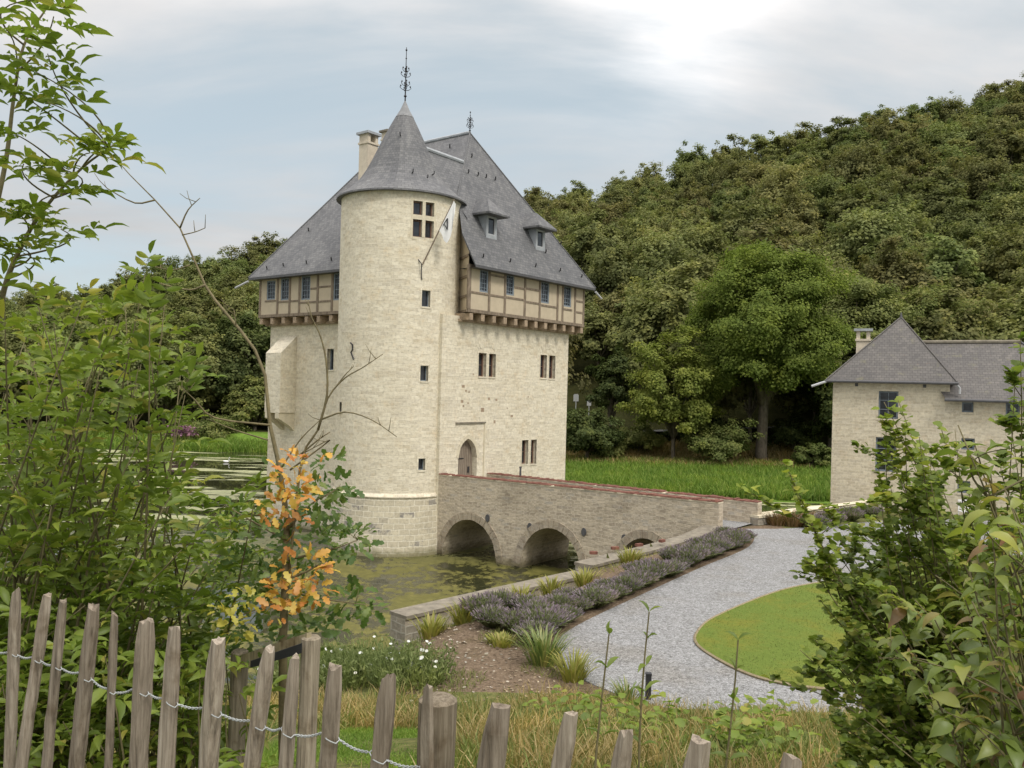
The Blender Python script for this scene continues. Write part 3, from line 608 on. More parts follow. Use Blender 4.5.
lm=MB(); ar=lambda p:np.array(K(*p))+np.array([0,0,.02])
lm.tube([ar(AP1),ar(AP2)],.11,8); lm.build('ridge_capping',MT['lead'],roof)
lm=MB()
for p,q in ((AP1,(E1,E2,EZ)),(AP1,Hn),(AP2,(E0,E3,EZ))):
    lm=MB(); lm.tube([ar(p),ar(q)],.04,6); lm.build('hip_roll',MT['slate'],roof)
# saddle roof joining the tower cone
A_=np.array([-5.3,42.5,20.1]); hipdir=np.array(AP1)-np.array((E0,E2,EZ)); B_=np.array(K(*(np.array((E0,E2,EZ))+.72*hipdir)))+np.array([-.05,-.1,.03])
B2=np.array(K(1.75,.1,16.3)); A2=np.array([-3.7,42.4,17.5]); A3=np.array([-6.6,44.5,17.7]); B3=np.array(K(1.2,4.5,17.6))
mb=MB(); mb.face([A_,B_,B2]); mb.face([A_,B2,A2]); mb.face([A_,B_,B3]); mb.face([A_,B3,A3])
sad=mb.build('saddle_roof',MT['slate'],castle)
lm=MB(); lm.tube([A_+[0,0,.03],B_+[0,0,.03]],.12,8); lm.build('ridge_capping',MT['lead'],sad)
# roof hooks
slope=np.array((0,3.88,8.43)); 
def on_front(al,t): return np.array(K(al,E2+4.175*t,EZ+8.026*t))
def on_left(be,t): return np.array(K(E0+6.225*t,be,EZ+8.026*t))
hooks=[on_front(a,t) for a,t in ((1.9,.06),(4.1,.07),(6.3,.075),(8.6,.08),(10.7,.07),(3.5,.66),(4.3,.665),(5.0,.67),(5.8,.675),(7.9,.2),(9.9,.3),(4.4,.8))]+[on_left(b,t) for b,t in ((12.9,.06),(11.5,.07),(9.5,.07),(7.5,.075),(11.6,.35),(9.8,.6),(4.0,.9))]
for h in hooks:
    km=MB(); km.tube([h,h+[0.02,-.12,.02],h+[.02,-.17,.14]],.035,5); km.build('roof_hook',MT['iron'],roof)
for al in (3.22,7.42):
    dm=MB(); w2=.42; zb,zt=15.55,16.72; bf=-.22
    dm.face([K(al-w2,bf,zb),K(al-w2,bf,zt),K(al-w2,.41,zt)]); dm.face([K(al+w2,bf,zb),K(al+w2,bf,zt),K(al+w2,.41,zt)])
    Pd=lambda u,z,d,bf=bf:K(u,bf+d,z)
    wall_grid(dm,al-w2,al+w2,zb-.05,zt,[(al-.3,al+.3,zb+.15,zt-.12)],Pd,0.12)
    dor=dm.build('dormer',MT['lead'],roof)
    rm=MB(); e0,e1,ef=al-.82,al+.82,-.72; rz=16.74; rt_=17.62
    rm.face([K(e0,ef,rz),K(e1,ef,rz),K(al,.1,rt_)]); rm.face([K(e0,ef,rz),K(al,.1,rt_),K(al,.87,rt_),K(e0,.42,rz)]); rm.face([K(e1,ef,rz),K(al,.1,rt_),K(al,.87,rt_),K(e1,.42,rz)])
    rm.face([K(e0,ef,rz-.1),K(e1,ef,rz-.1),K(e1,.42,rz-.1),K(e0,.42,rz-.1)])
    for a,b in (((e0,ef),(e1,ef)),((e0,ef),(e0,.42)),((e1,ef),(e1,.42))): rm.face([K(*a,rz),K(*b,rz),K(*b,rz-.1),K(*a,rz-.1)])
    rm.build('dormer_roof',MT['slate'],dor)
    fr=window(dor,Pd,al-.3,al+.3,zb+.15,zt-.12,.05,.05,fm='zinc')
    for c_ in list(fr.children): pass
# chimneys
def chimney(root,F,x0,x1,y0,y1,z0,z1,mat,capm):
    cm=MB(); cm.box(x0,x1,y0,y1,z0,z1-.55,F); cm.box(x0-.05,x1+.05,y0-.05,y1+.05,z1-.62,z1-.52,F)
    for a,b in ((x0,x0+.18),(x1-.18,x1)): cm.box(a,b,y0,y1,z1-.52,z1-.12,F)
    c=cm.build('chimney',mat,root); k=MB(); k.box(x0-.12,x1+.12,y0-.12,y1+.12,z1-.12,z1,F); k.build('chimney_cap',capm,c); return c
KF=lambda a,b,z:K(a,b,z)
chm=plain('pale_chimney_render',(0.6,0.53,0.42),0.9,0.15,3,bump=.004)
chimney(roof,KF,6.3,7.0,10.85,11.35,18,23.7,chm,MT['coping'])
def finial(root,base,h,s):
    fm=MB(); b=np.array(base); fm.tube([b-[0,0,.3],b+[0,0,h]],[.045*s,.018*s],6)
    for z,r in ((.12,.1),(.3,.07),(.62,.075),(.8,.055),(.95,.07)): 
        c=b+[0,0,h*z]; fm.tube([c-[0,0,r*s*1.1],c,c+[0,0,r*s*1.1]],[.01,r*s,.01],6)
    for lev,L in ((.22,.34),(.3,.26),(.46,.3),(.55,.2)):
        for g in (0.4,0.4+math.pi/2,.4+math.pi,.4+1.5*math.pi):
            d=np.array([math.cos(g),math.sin(g),0]); c=b+[0,0,h*lev]; L_=L*s
            fm.tube([c,c+d*L_*.6+[0,0,.05*s],c+d*L_+[0,0,.16*s],c+d*L_*.85+[0,0,.26*s]],.02*s,4)
            e=c+d*L_*.85+np.array([0,0,.26*s]); fm.tube([e-[0,0,.06*s],e,e+[0,0,.06*s]],[.01,.05*s,.01],5)
    return fm.build('finial',MT['iron'],root)
finial(roof,K(*AP1),1.2,.62)
# spouts at eaves corners
for a,b,c_ in (((E1,E2),(E1+.5,E2-.1),0),((E0,E3),(E0-.2,E3+.95),0)):
    gm=MB(); gm.tube([K(*a,EZ-.2),K(*b,EZ-.55)],.06,8); gm.build('gutter_spout',MT['zinc'],roof)

# round tower
def Pt(a,z,d): r=TR-d; return (TX+r*math.sin(a),TY-r*math.cos(a),z)
dg=math.radians; us=1/TR
lights=[(dg(17.4),dg(26),16.02,16.67),(dg(29),dg(37.6),16.02,16.67),(dg(17.4),dg(26),14.98,15.8),(dg(29),dg(37.6),14.98,15.8)]
small=[(dg(27.5),dg(35.9),11.73,12.5),(dg(27.9),dg(35.8),8.22,8.94),(dg(28.3),dg(35.1),4.01,4.56)]; slit=[(dg(-58.5),dg(-53.5),6.64,7.1)]
mb=MB(); wall_grid(mb,-math.pi,math.pi,2.8,17.2,lights+small+slit,Pt,0.32,72,TR)
tower=mb.build('tower_wall',MT['lime'],castle,smooth=False)
mb=MB(); mb.lathe((TX,TY),[(3.3,-1),(3.24,.2),(3.08,2.7)],72,-math.pi,math.pi); mb.build('tower_plinth',MT['base'],castle,smooth=True,weld=True)
mb=MB(); mb.lathe((TX,TY),[(3.07,2.68),(3.12,2.71),(3.125,2.77),(3.08,2.82),(3.01,2.92)],72,-math.pi,math.pi); mb.build('string_course',MT['lime'],castle,smooth=True,weld=True)
for h in small+slit:
    sm=MB(); surround(sm,Pt,h,.08,us); sm.build('window_surround',MT['lime'],castle)
a0,a1=dg(17.4),dg(37.6); w_=.1*us; sm=MB()
pbox(sm,Pt,a0-w_,a0,14.86,16.78,-.012,.1); pbox(sm,Pt,a1,a1+w_,14.86,16.78,-.012,.1); pbox(sm,Pt,a0,a1,16.67,16.78,-.012,.1); pbox(sm,Pt,a0,a1,14.86,14.98,-.03,.1)
pbox(sm,Pt,dg(26),dg(29),14.98,16.67,-.012,.2); pbox(sm,Pt,dg(17.4),dg(26),15.8,16.02,-.012,.2); pbox(sm,Pt,dg(29),dg(37.6),15.8,16.02,-.012,.2)
sm.build('window_cross',MT['dressed'],castle)
for h in lights: window(castle,Pt,*h,.22,.06,us,'casement')
for h in small+slit: window(castle,Pt,*h,.22,.04,us,'bluegrey')
am=MB(); am.tube([Pt(dg(-41),9.95,-.03),Pt(dg(-38),9.85,-.03),Pt(dg(-38),9.6,-.03),Pt(dg(-40),9.5,-.03),Pt(dg(-37.5),9.3,-.03),Pt(dg(-36),9.15,-.03)],.035,5); am.build('wall_anchor',MT['iron'],castle)
am=MB(); am.tube([Pt(dg(50),3.1,.3),Pt(dg(50),3.05,-.4)],.09,8); am.build('water_spout',MT['coping'],castle)
# cone : ten facets blending into a round eave
prof=[(3.26,17.08),(3.25,17.16),(2.98,17.38),(2.52,17.75),(2.13,18.15),(1.83,18.6),(1.55,19.15),(1.03,20.3),(.66,21.05),(.42,21.5)]
mb=MB(); NF=10; sub=6
def crad(r,z,a):
    f=min(1,max(0,(z-17.15)/1.6)); seg=2*math.pi/NF; q=(a%seg)-seg/2; poly=math.cos(seg/2)/math.cos(q)*1.02
    return r*(1*(1-f)+poly*f)
n=NF*sub
for k in range(len(prof)-1):
    for j in range(n):
        A=2*math.pi*j/n; B=2*math.pi*(j+1)/n; (r0,z0),(r1,z1)=prof[k],prof[k+1]
        P=lambda r,z,a:(TX+crad(r,z,a)*math.sin(a),TY-crad(r,z,a)*math.cos(a),z)
        mb.face([P(r0,z0,A),P(r0,z0,B),P(r1,z1,B),P(r1,z1,A)],[(A*2,z0*1.25),(B*2,z0*1.25),(B*2,z1*1.25),(A*2,z1*1.25)])
mb.lathe((TX,TY),[(2.9,17.09),(3.26,17.08)],48)
cone=mb.build('tower_roof',MT['slate'],castle)
chimney(cone,KF,-.52,.18,5.0,5.65,17.4,20.9,chm,MT['lead'])
mb=MB(); mb.lathe((TX,TY),[(.46,21.44),(.22,21.85),(.03,22.29)],NF*2); mb.build('lead_cap',MT['oldlead'],cone,smooth=True,weld=True)
finial(cone,(TX,TY,22.2),2.8,.85)
for a,z,r in ((dg(20),18.2,2.05),(dg(38),18.0,2.2),(dg(-2),20.2,1.06),(dg(52),18.3,2.0)):
    km=MB(); p=np.array([TX+r*math.sin(a),TY-r*math.cos(a),z]); o_=np.array([math.sin(a),-math.cos(a),.3])*.14; km.tube([p-o_,p+o_,p+o_+[0,0,.12]],.03,5); km.build('roof_hook',MT['iron'],cone)

# flag on the tower
p0=np.array(Pt(dg(26.8),13.68,-.05)); p1=D(454.5,199,39.6)
flag=thing('flag',p0,'white flag with dark emblem hanging on slanted pole from the round tower','flag')
fm=MB(); fm.tube([p0,p1],[.035,.028],6); fm.build('flag_pole',MT['timber'],flag)
fm=MB(); fm.tube([p0+[-.2,-.02,.25],p0+[-.03,-.12,.02],p0+[-.02,-.05,-.5],p0+[0,.02,-.7]],.025,5); fm.build('bracket',MT['iron'],flag)
dp=p1-p0; nU,nV=14,10; P=[]; 
for i in range(nU+1):
    t=.52+.45*i/nU
    for j in range(nV+1):
        s=j/nV; top=p0+dp*t; wdt=(.95 if i<7 else .95*(1-(i-7)/9)) ; fall=np.array([.45+.07*math.sin(s*7+i*.5),-.1+.08*math.cos(s*9+i*.7),-.8])*s*wdt*.8
        P.append(top+fall+np.array([.02,-.03,0]))
I_=np.arange((nU+1)*(nV+1)).reshape(nU+1,nV+1); F_=np.stack([I_[:-1,:-1],I_[:-1,1:],I_[1:,1:],I_[1:,:-1]],-1).reshape(-1,4)
cloth=npmesh('flag_cloth',np.array(P),F_,[MT['white']],flag,off=wpos(flag),smooth=True)
P=np.array(P).reshape(nU+1,nV+1,3); em=MB()
def fp(i,j): return P[i,j]+np.array([-.01,-.03,0])
em.tube([fp(3,1),fp(7,2)],.025,4); em.tube([fp(7,2),fp(4,6)],.025,4); em.tube([fp(4,2),fp(4,6)],.02,4); em.build('emblem',MT['iron'],cloth)

# ---------------------------------------------------------------- bridge
bridge=thing('stone_bridge',K(2.2,-8,0),'brown rubble stone bridge with three arches and red brick parapet tops','bridge')
BE=-13.79; ZT=3.8; ZF=3.6; ARC=[(-3.45,-.35,1.84),(-7.85,-4.75,1.95),(-12.1,-9.4,2.05)]; DZ=2.7
nal=lambda be:.96*be/-13.79
fal=lambda be:3.6
def low(be):
    for a,b,c in ARC:
        if a<=be<=b:
            t=(be-(a+b)/2)/((b-a)/2); return 0.05+(c-.05)*math.sqrt(max(0,1-t*t)) if abs(t)<1 else .05
    return -1
bes=sorted(set(np.round(np.concatenate([np.linspace(BE,0,40)]+[np.linspace(a,b,25) for a,b,_ in ARC]),4).tolist()),reverse=True)
mb=MB()
for a,b in zip(bes[:-1],bes[1:]):
    m=(a+b)/2; inside=any(x<=m<=y for x,y,_ in ARC); la,lb=(low(a),low(b)) if inside else (-1,-1)
    for f,top in ((nal,ZT-.06),(lambda q:fal(q)+.45,ZF-.06)):
        mb.face([K(f(a),a,la),K(f(b),b,lb),K(f(b),b,top),K(f(a),a,top)],[(a,la),(b,lb),(b,top),(a,top)])
    if inside: mb.face([K(nal(a),a,la),K(nal(b),b,lb),K(fal(b)+.45,b,lb),K(fal(a)+.45,a,la)])
    mb.face([K(nal(a)+.42,a,DZ),K(nal(b)+.42,b,DZ),K(nal(b)+.42,b,ZT-.06),K(nal(a)+.42,a,ZT-.06)]); mb.face([K(fal(a),a,DZ),K(fal(b),b,DZ),K(fal(b),b,ZF-.06),K(fal(a),a,ZF-.06)])
    mb.face([K(nal(a),a,ZT-.06),K(nal(b),b,ZT-.06),K(nal(b)+.42,b,ZT-.06),K(nal(a)+.42,a,ZT-.06)]); mb.face([K(fal(a),a,ZF-.06),K(fal(b),b,ZF-.06),K(fal(b)+.45,b,ZF-.06),K(fal(a)+.45,a,ZF-.06)])
for x,y,_ in ARC:
    for q in (x,y): mb.face([K(nal(q),q,-1),K(nal(q),q,.051),K(fal(q)+.45,q,.051),K(fal(q)+.45,q,-1)])
mb.face([K(nal(BE),BE,-1),K(nal(BE)+.42,BE,-1),K(nal(BE)+.42,BE,ZT-.06),K(nal(BE),BE,ZT-.06)])
mb.build('bridge_wall',MT['bridge'],bridge)
mb=MB(); mb.face([K(.41,-.0,DZ),K(1.37,BE-.3,DZ+.03),K(3.62,BE-.3,DZ+.03),K(3.62,-.0,DZ)]); mb.build('deck',MT['gravel'],bridge)
fe=-14.3
mb=MB(); mb.box8([K(3.6,BE,-1),K(4.05,BE,-1),K(4.05,fe,-1),K(3.6,fe,-1),K(3.6,BE,ZF-.06),K(4.05,BE,ZF-.06),K(4.05,fe,ZF-.06),K(3.6,fe,ZF-.06)]); mb.build('parapet_end',MT['bridge'],bridge)
def coping(f,b0,b1,z):
    mb=MB(); b=b0
    while b>b1:
        ln=rng.uniform(.1,.2); c=max(b-ln+.015,b1); j=rng.normal(.045,.014); o=rng.normal(0,.012)
        if rng.uniform()<.94: mb.box8([K(f(b)-.03+o,b,z),K(f(b)+.46,b,z),K(f(c)+.46,c,z),K(f(c)-.03+o,c,z),K(f(b)-.01+o,b,z+j),K(f(b)+.44,b,z+j),K(f(c)+.44,c,z+j),K(f(c)-.01+o,c,z+j)])
        b-=ln
    mb.build('brick_coping',MT['redbrick'],bridge)
    mb=MB(); mb.box8([K(f(b0)-.015,b0,z-.05),K(f(b0)+.455,b0,z-.05),K(f(b1)+.455,b1,z-.05),K(f(b1)-.015,b1,z-.05),K(f(b0)-.015,b0,z-.002),K(f(b0)+.455,b0,z-.002),K(f(b1)+.455,b1,z-.002),K(f(b1)-.015,b1,z-.002)]); mb.build('mortar_bed',MT['dressed'],bridge)
coping(nal,-.02,BE,ZT-.01); coping(fal,-.02,fe,ZF-.01)
for a,b,c in ARC:
    nv=21; vm=MB()   # voussoir ring
    for k in range(nv):
        g0=math.pi*(k+.03)/nv; g1=math.pi*(k+.97)/nv; h=(b-a)/2; m=(a+b)/2; e=.34
        f=lambda g,q:(m-(h+q)*math.cos(g),.05+(c-.05+q)*math.sin(g))
        Q=[f(g0,-.004),f(g1,-.004),f(g1,e),f(g0,e)]; j=-.02-.012*(k%3); vm.box8([K(nal(q[0])+j,q[0],q[1]) for q in Q]+[K(nal(q[0])+.12,q[0],q[1]) for q in Q])
    vm.build('arch_ring',MT['ring'],bridge)
for be,z in ((-2.92,2.02),(-5.21,1.88),(-7.93,1.97),(-9.82,1.92)):
    dm=MB(); g=np.linspace(0,2*math.pi,13)[:-1]; o_=nal(be)-.035; dm.face([K(o_,be+.12*math.cos(q),z+.18*math.sin(q)) for q in g])
    for q0,q1 in zip(g,np.roll(g,-1)): dm.face([K(o_,be+.12*math.cos(q0),z+.18*math.sin(q0)),K(o_,be+.12*math.cos(q1),z+.18*math.sin(q1)),K(o_+.08,be+.12*math.cos(q1),z+.18*math.sin(q1)),K(o_+.08,be+.12*math.cos(q0),z+.18*math.sin(q0))])
    dm.build('tie_plate',MT['gutter'],bridge)
fp0=np.array(K(3.8,-2.0,ZF)); pm=thing('path_lamp',fp0,'small dark post lamp on the far bridge parapet beside the keep','lamp')
m_=MB(); m_.tube([fp0,fp0+[0,0,.42]],.05,8); m_.build('post',MT['gutter'],pm); m_=MB(); m_.tube([fp0+[0,0,.42],fp0+[0,0,.5]],.065,8); m_.build('cap',MT['gutter'],pm)

# ---------------------------------------------------------------- moat walls
def strip_wall(root,pts,th,zb,tops,capz=.09,mat='moat',cap='coping',ov=.05):
    pts=[np.array(p,float) for p in pts]; nrm=[]
    for k in range(len(pts)):
        t=pts[min(k+1,len(pts)-1)]-pts[max(k-1,0)]; t/=np.linalg.norm(t); nrm.append(np.array([t[1],-t[0]]))
    mb=MB(); cm=MB()
    for k in range(len(pts)-1):
        for (M_,o,z0,z1) in ((mb,th/2,None,0),(cm,th/2+ov,0,capz)):
            a,b=pts[k],pts[k+1]; na,nb=nrm[k]*o,nrm[k+1]*o
            za,zb_=(zb,zb) if z0 is None else (tops[k],tops[k+1]); ta,tb=tops[k]+z1,tops[k+1]+z1
            M_.box8([(*(a-na),za),(*(a+na),za),(*(b+nb),zb_),(*(b-nb),zb_),(*(a-na),ta),(*(a+na),ta),(*(b+nb),tb),(*(b-nb),tb)])
    w_=mb.build('wall_body',MT[mat],root); cm.build('coping',MT[cap],root); return w_
lw=thing('moat_wall',(-2.6,21.7,1.5),'low grey stone moat wall with flat coping, stepped down from the bridge end','wall')
strip_wall(lw,[(-2.75,21.55),(-.5,23.85),(1.2,25.55),(2.42,26.8)],.6,-1.2,[2.1,2.13,2.15,2.15])
sw=thing('retaining_wall',(2.5,27,2),'higher curved rubble wall behind the lavender joining the bridge','wall')
strip_wall(sw,[(2.4,26.75),(3.6,28.15),(5.0,29.6),(6.7,31.35),(7.95,32.75)],.62,-1.2,[2.42,2.43,2.47,2.58,2.8])
rw=thing('garden_wall',(10.2,34.5,2.6),'low wall with pale coping between the bridge and the stone house','wall')
strip_wall(rw,[(9.95,34.5),(12.4,36.25),(15.2,38.2),(17.3,39.75)],.5,-1.2,[2.98,3.02,3.05,3.08],.1,'moat','dressed')
for k,(px,py,yy,lab) in enumerate(((593.5,553.5,0,'loose red brick on the wall coping, farthest left of the row'),(615,548.8,0,'loose red brick second from left on the wall coping'),(639,545.6,0,'loose red brick on the coping below the third arch left edge'),(662,541.5,0,'loose red brick on the coping right of the third arch'))):
    p=G(px,py,2.63+.03*k); b=MB(); a=.3*k
    F=lambda x,y,z,p=p,a=a:(p[0]+x*math.cos(a)-y*math.sin(a),p[1]+x*math.sin(a)+y*math.cos(a),p[2]+z)
    b.box(-.13,.13,-.07,.07,-.02,.07,F); b.box(-.09,.09,-.035,.035,.07,.075,F); o=b.build('loose_brick',MT['redbrick']); tag(o,lab,'brick','loose bricks on the moat wall')

# ---------------------------------------------------------------- house
PH=math.radians(23); HO=np.array([15.55,41.0]); hx=np.array([math.cos(PH),-math.sin(PH)]); hy=np.array([math.sin(PH),math.cos(PH)])
def HL(x,d,z): s=HO+x*hx+d*hy; return (float(s[0]),float(s[1]),float(z))
house=thing('stone_house',HL(4,2.5,2.7),'pale stone house with old slate pyramid roof and lower wing beside the drive','house')
Ph=lambda u,z,d:HL(u,d,z)
hw=[(2.04,2.89,7.0,8.3),(1.96,2.86,4.5,6.11),(5.55,6.02,7.42,7.88),(7.3,7.85,7.05,7.9),(5.56,6.1,5.71,6.23),(5.44,5.96,3.72,4.27)]
mb=MB(); wall_grid(mb,0,11,-1,8.05,[h if h[3]<8.05 else (h[0],h[1],h[2],8.05) for h in hw],Ph,0.25)
wall_grid(mb,0,5.04,8.05,8.8,[(2.04,2.89,8.05,8.3)],Ph,.25)
for x,d0,d1,zt in ((0,0,5.3,8.8),(5.04,.4,5.3,8.8),(11,0,5.3,8.05)): mb.face([HL(x,d0,-1),HL(x,d1,-1),HL(x,d1,zt),HL(x,d0,zt)])
mb.face([HL(0,5.3,-1),HL(11,5.3,-1),HL(11,5.3,8.05),HL(0,5.3,8.05)]); mb.face([HL(5.04,0,8.05),HL(5.04,5.3,8.05),HL(5.04,5.3,8.8),HL(5.04,0,8.8)])
mb.build('house_wall',MT['house'],house)
for h in hw:
    sm=MB(); surround(sm,Ph,h,.1); sm.build('window_surround',MT['house'],house)
for h in hw: window(house,Ph,*h,.14,.07,bars=(1 if h[1]-h[0]>.7 else 0,2 if h[3]-h[2]>.8 else 0))
for x in (.98,3.92):
    vm=MB(); pbox(vm,Ph,x,x+.14,8.5,8.65,-.004,.05); vm.build('vent',MT['gutter'],house)
mb=MB(); ap=HL(3.0,2.65,12.02); ev=[HL(-.3,-.3,8.78),HL(5.3,-.3,8.78),HL(5.3,5.6,8.78),HL(-.3,5.6,8.78)]
for a,b in zip(ev,ev[1:]+ev[:1]): mb.face([a,b,ap])
mb.face(ev[::-1]); hr=mb.build('pyramid_roof',MT['oldslate'],house)
mb=MB(); r0,r1=HL(3.2,2.65,10.75),HL(8.2,2.65,10.78); e=[HL(4.85,-.35,8.02),HL(11.3,-.35,8.02),HL(11.3,5.65,8.02),HL(4.85,5.65,8.02)]
mb.face([e[0],e[1],r1,r0]); mb.face([e[1],e[2],r1]); mb.face([e[2],e[3],r0,r1]); mb.face(e[::-1])
wr=mb.build('wing_roof',MT['oldslate'],house)
lm=MB(); lm.tube([np.array(r0)+[0,0,.03],np.array(r1)+[0,0,.03]],.1,8); lm.build('ridge_tiles',MT['coping'],wr)
for q in ev[:2]:
    lm=MB(); lm.tube([np.array(ap)+[0,0,.02],np.array(q)+[0,0,.02]],.035,6); lm.build('hip_roll',MT['oldslate'],hr)
lm=MB(); lm.tube([np.array(ap)-[0,0,.1],np.array(ap)+[0,0,.25]],[.09,.03],6); lm.build('finial',MT['gutter'],hr)
lm=MB(); lm.tube([np.array(r1)+[0,0,.02],np.array(e[1])+[0,0,.02]],.05,6); lm.build('hip_roll',MT['gutter'],wr)
gm=MB(); gm.tube([HL(-.36,-.38,8.72),HL(5.36,-.38,8.72)],.07,8); gm.build('gutter',MT['gutter'],hr)
gm=MB(); gm.tube([HL(-.3,-.38,8.7),HL(-.95,-.55,8.45)],.06,8); gm.build('gutter_spout',MT['zinc'],hr)
gm=MB(); gm.tube([HL(4.8,-.43,7.96),HL(11.3,-.43,7.96)],.07,8); gm.build('gutter',MT['gutter'],wr)
gm=MB(); gm.tube([HL(5.3,-.38,8.66),HL(5.42,-.3,8.5),HL(5.42,-.3,8.25)],.05,8); gm.build('downpipe',MT['zinc'],hr)
chimney(hr,HL,.95,1.6,2.5,3.1,9.3,11.45,chm,MT['lead'])
# garden chair on the terrace in front of the house
cp=G(966,522,2.72); chair=thing('garden_chair',cp,'white metal garden chair on the gravel before the stone house','chair')
F=lambda x,y,z:(cp[0]+x,cp[1]+y,cp[2]+z)
m_=MB(); m_.box(-.24,.24,-.24,.24,.43,.47,F); m_.build('seat',MT['white'],chair)
m_=MB()
for k in range(5): m_.box(-.22+.1*k,-.18+.1*k,.22,.25,.47,.88,F)
m_.box(-.24,.24,.22,.26,.86,.93,F); m_.build('backrest',MT['white'],chair)
for x,y in ((-.2,-.2),(.2,-.2),(-.2,.22),(.2,.22)):
    m_=MB(); m_.tube([F(x,y,.45),F(x*1.1,y*1.1,0)],.02,6); m_.build('leg',MT['white'],chair)

exec_marker=None
# ---------------------------------------------------------------- woodland
def crown_pts(n,H,W,base,lobes,seed,spread=1.0):
    """points and outward normals of a crown built limb by limb; base = height where foliage begins"""
    r=np.random.default_rng(seed); ch=H-base; c0=np.array([0,0,base+ch*.42]); cs=[];rs=[];ends=[]
    for k in range(lobes):
        u=1-1.45*(k+.5)/lobes; ph=2.39996*k+r.normal(0,.35); q=math.sqrt(max(0,1-u*u)); dr=np.array([q*math.cos(ph),q*math.sin(ph),u])
        reach=r.uniform(.66,1.04); e=np.array([W/2*.9,W/2*.9,ch*(.55 if u>0 else .42)])*reach; ends.append(c0+dr*e*.8)
        for j in range(8):
            t=.4+.6*r.uniform()**.7; p=c0+dr*e*t+r.normal(0,1,3)*W*np.array([.075,.075,.05]); cs.append(p); rs.append(W*r.uniform(.05,.105)*(1.25-.45*t))
    cs=np.array(cs);rs=np.array(rs); m=len(cs)
    pk=rs**1.9; k=r.choice(m,n,p=pk/pk.sum()); d=norm(r.normal(size=(n,3))+np.array([0,0,.25]))
    rr=rs[k]*(.2+.95*r.uniform(0,1,n)**.7); p=cs[k]+d*rr[:,None]*np.array([1.2,1.2,.75])+r.normal(0,.012*W,(n,3))
    lo=(p[:,2]<base*.7); p[lo,2]=base*.7+r.uniform(0,1,lo.sum())
    out=norm((p-c0)/np.array([W/2,W/2,ch/2])); d=norm(d*.45+out*.75)
    return p,d,np.array(ends),rs
def leaves_from(p,d,L,tpl=T_CARD,three=False,seed=0,asp=.8):
    r=np.random.default_rng(seed); n=len(p); n_=norm(d*0.9+r.normal(size=(n,3))*.38+np.array([0,0,.6])); t=np.cross(n_,norm(r.normal(size=(n,3)))); t=norm(t)
    LL=L*r.uniform(.6,1.3,n); return soup(p-t*LL[:,None]*.5,t,n_,LL,LL*asp,tpl,three)
def tree_mesh(name,H,W,base,lobes,n,L,seed,mats,trunk_r=.25,asp=.8,spread=1.0):
    p,d,cs,rs=crown_pts(n,H,W,base,lobes,seed,spread); V,F=leaves_from(p,d,L,seed=seed,asp=asp)
    mb=MB(); r=np.random.default_rng(seed+5)
    tp=[(0,0,-.6),(0.05*W*r.normal()*.3,0,base*.5),(r.normal()*.02*W,r.normal()*.02*W,base+.25*(H-base)),(0,0,base+.7*(H-base))]
    mb.tube(tp,[trunk_r*1.25,trunk_r,trunk_r*.7,trunk_r*.2],7)
    for k in range(min(len(cs),14)):
        c=cs[k]; s=np.array(tp[2])*.6+np.array(tp[1])*.4; mb.tube([s,(s+c)/2+[0,0,.1*H*r.uniform(-.3,.5)],c],[trunk_r*.45,trunk_r*.3,trunk_r*.08],5)
    return V,F,mb
def mesh_only(name,V,F,mat):
    o=npmesh(name,V,F,[mat]); me=o.data; bpy.data.objects.remove(o); return me
kinds=[]
for k in range(9):
    H=[12.5,14,15.5,13,16,12,14.5,15,13.5][k]; W=[9.5,10.5,9.5,11,10.5,10,9,11.5,9][k]
    V,F,mb=tree_mesh('hill_tree',H*1.08,W*1.22,1.2,15+2*k,11000,.38,100+k,None)
    tv=np.array(mb.v); tf=np.array([f for f in mb.f if len(f)==4]); mi_=np.r_[np.zeros(len(F),int),np.ones(len(tf),int)]
    V2,F2=join([(V,F),(tv,tf)])
    o=npmesh('broadleaf_tree',V2,F2,[MT['hill'] if k%3 else MT['hillgreen'],MT['bark']],midx=mi_); kinds.append(o.data); bpy.data.objects.remove(o)
cnt=0; placed=[]
yy=80.0; row=0
while yy<232:
    step=7.4+ (yy-80)*.016; xspan=.70*yy
    xx=-xspan+ (row%2)*step*.5
    while xx<xspan:
        x=xx+rng.uniform(-1.8,1.8); y=yy+rng.uniform(-1.8,1.8); xx+=step
        az=x/y; ysr=63+32*float(sstep(-x,-8,14)); ys_=ysr+float(np.interp(az,[-.3,0],[11,23]))
        if y<ys_+2: continue
        if -.18<az<-.015: continue           # hidden behind the castle
        rd=float(np.interp(az,EAZ,ERD))
        if y>rd+6: continue
        # leave the road on the bank and the clearing open
        if .06<az<.28 and 86<y<100: continue
        if .03<az<.125 and y<112: continue
        z=float(height(x,y)); 
        placed.append((x,y,z,az))
    yy+=step*.86; row+=1
for (x,y,z,az) in placed:
    s=rng.uniform(.72,1.08)*(1.0 if az>0 else .92); sz=s*rng.uniform(.9,1.2); o=bpy.data.objects.new('broadleaf_tree',kinds[rng.integers(9) if az>0 else 3*rng.integers(3)]); col.objects.link(o)
    o.location=(x,y,z-.3); o.scale=(s*rng.uniform(.9,1.1),s*rng.uniform(.9,1.1),sz); o.rotation_euler=(0,0,rng.uniform(0,6.28))
    if az>0: tag(o,'one of many dull olive broadleaf trees covering the steep right hillside','tree','trees on the right hillside')
    else: tag(o,'one of many green broadleaf trees on the low hill beyond the pond','tree','trees on the hill beyond the pond')
print('hill trees',len(placed))
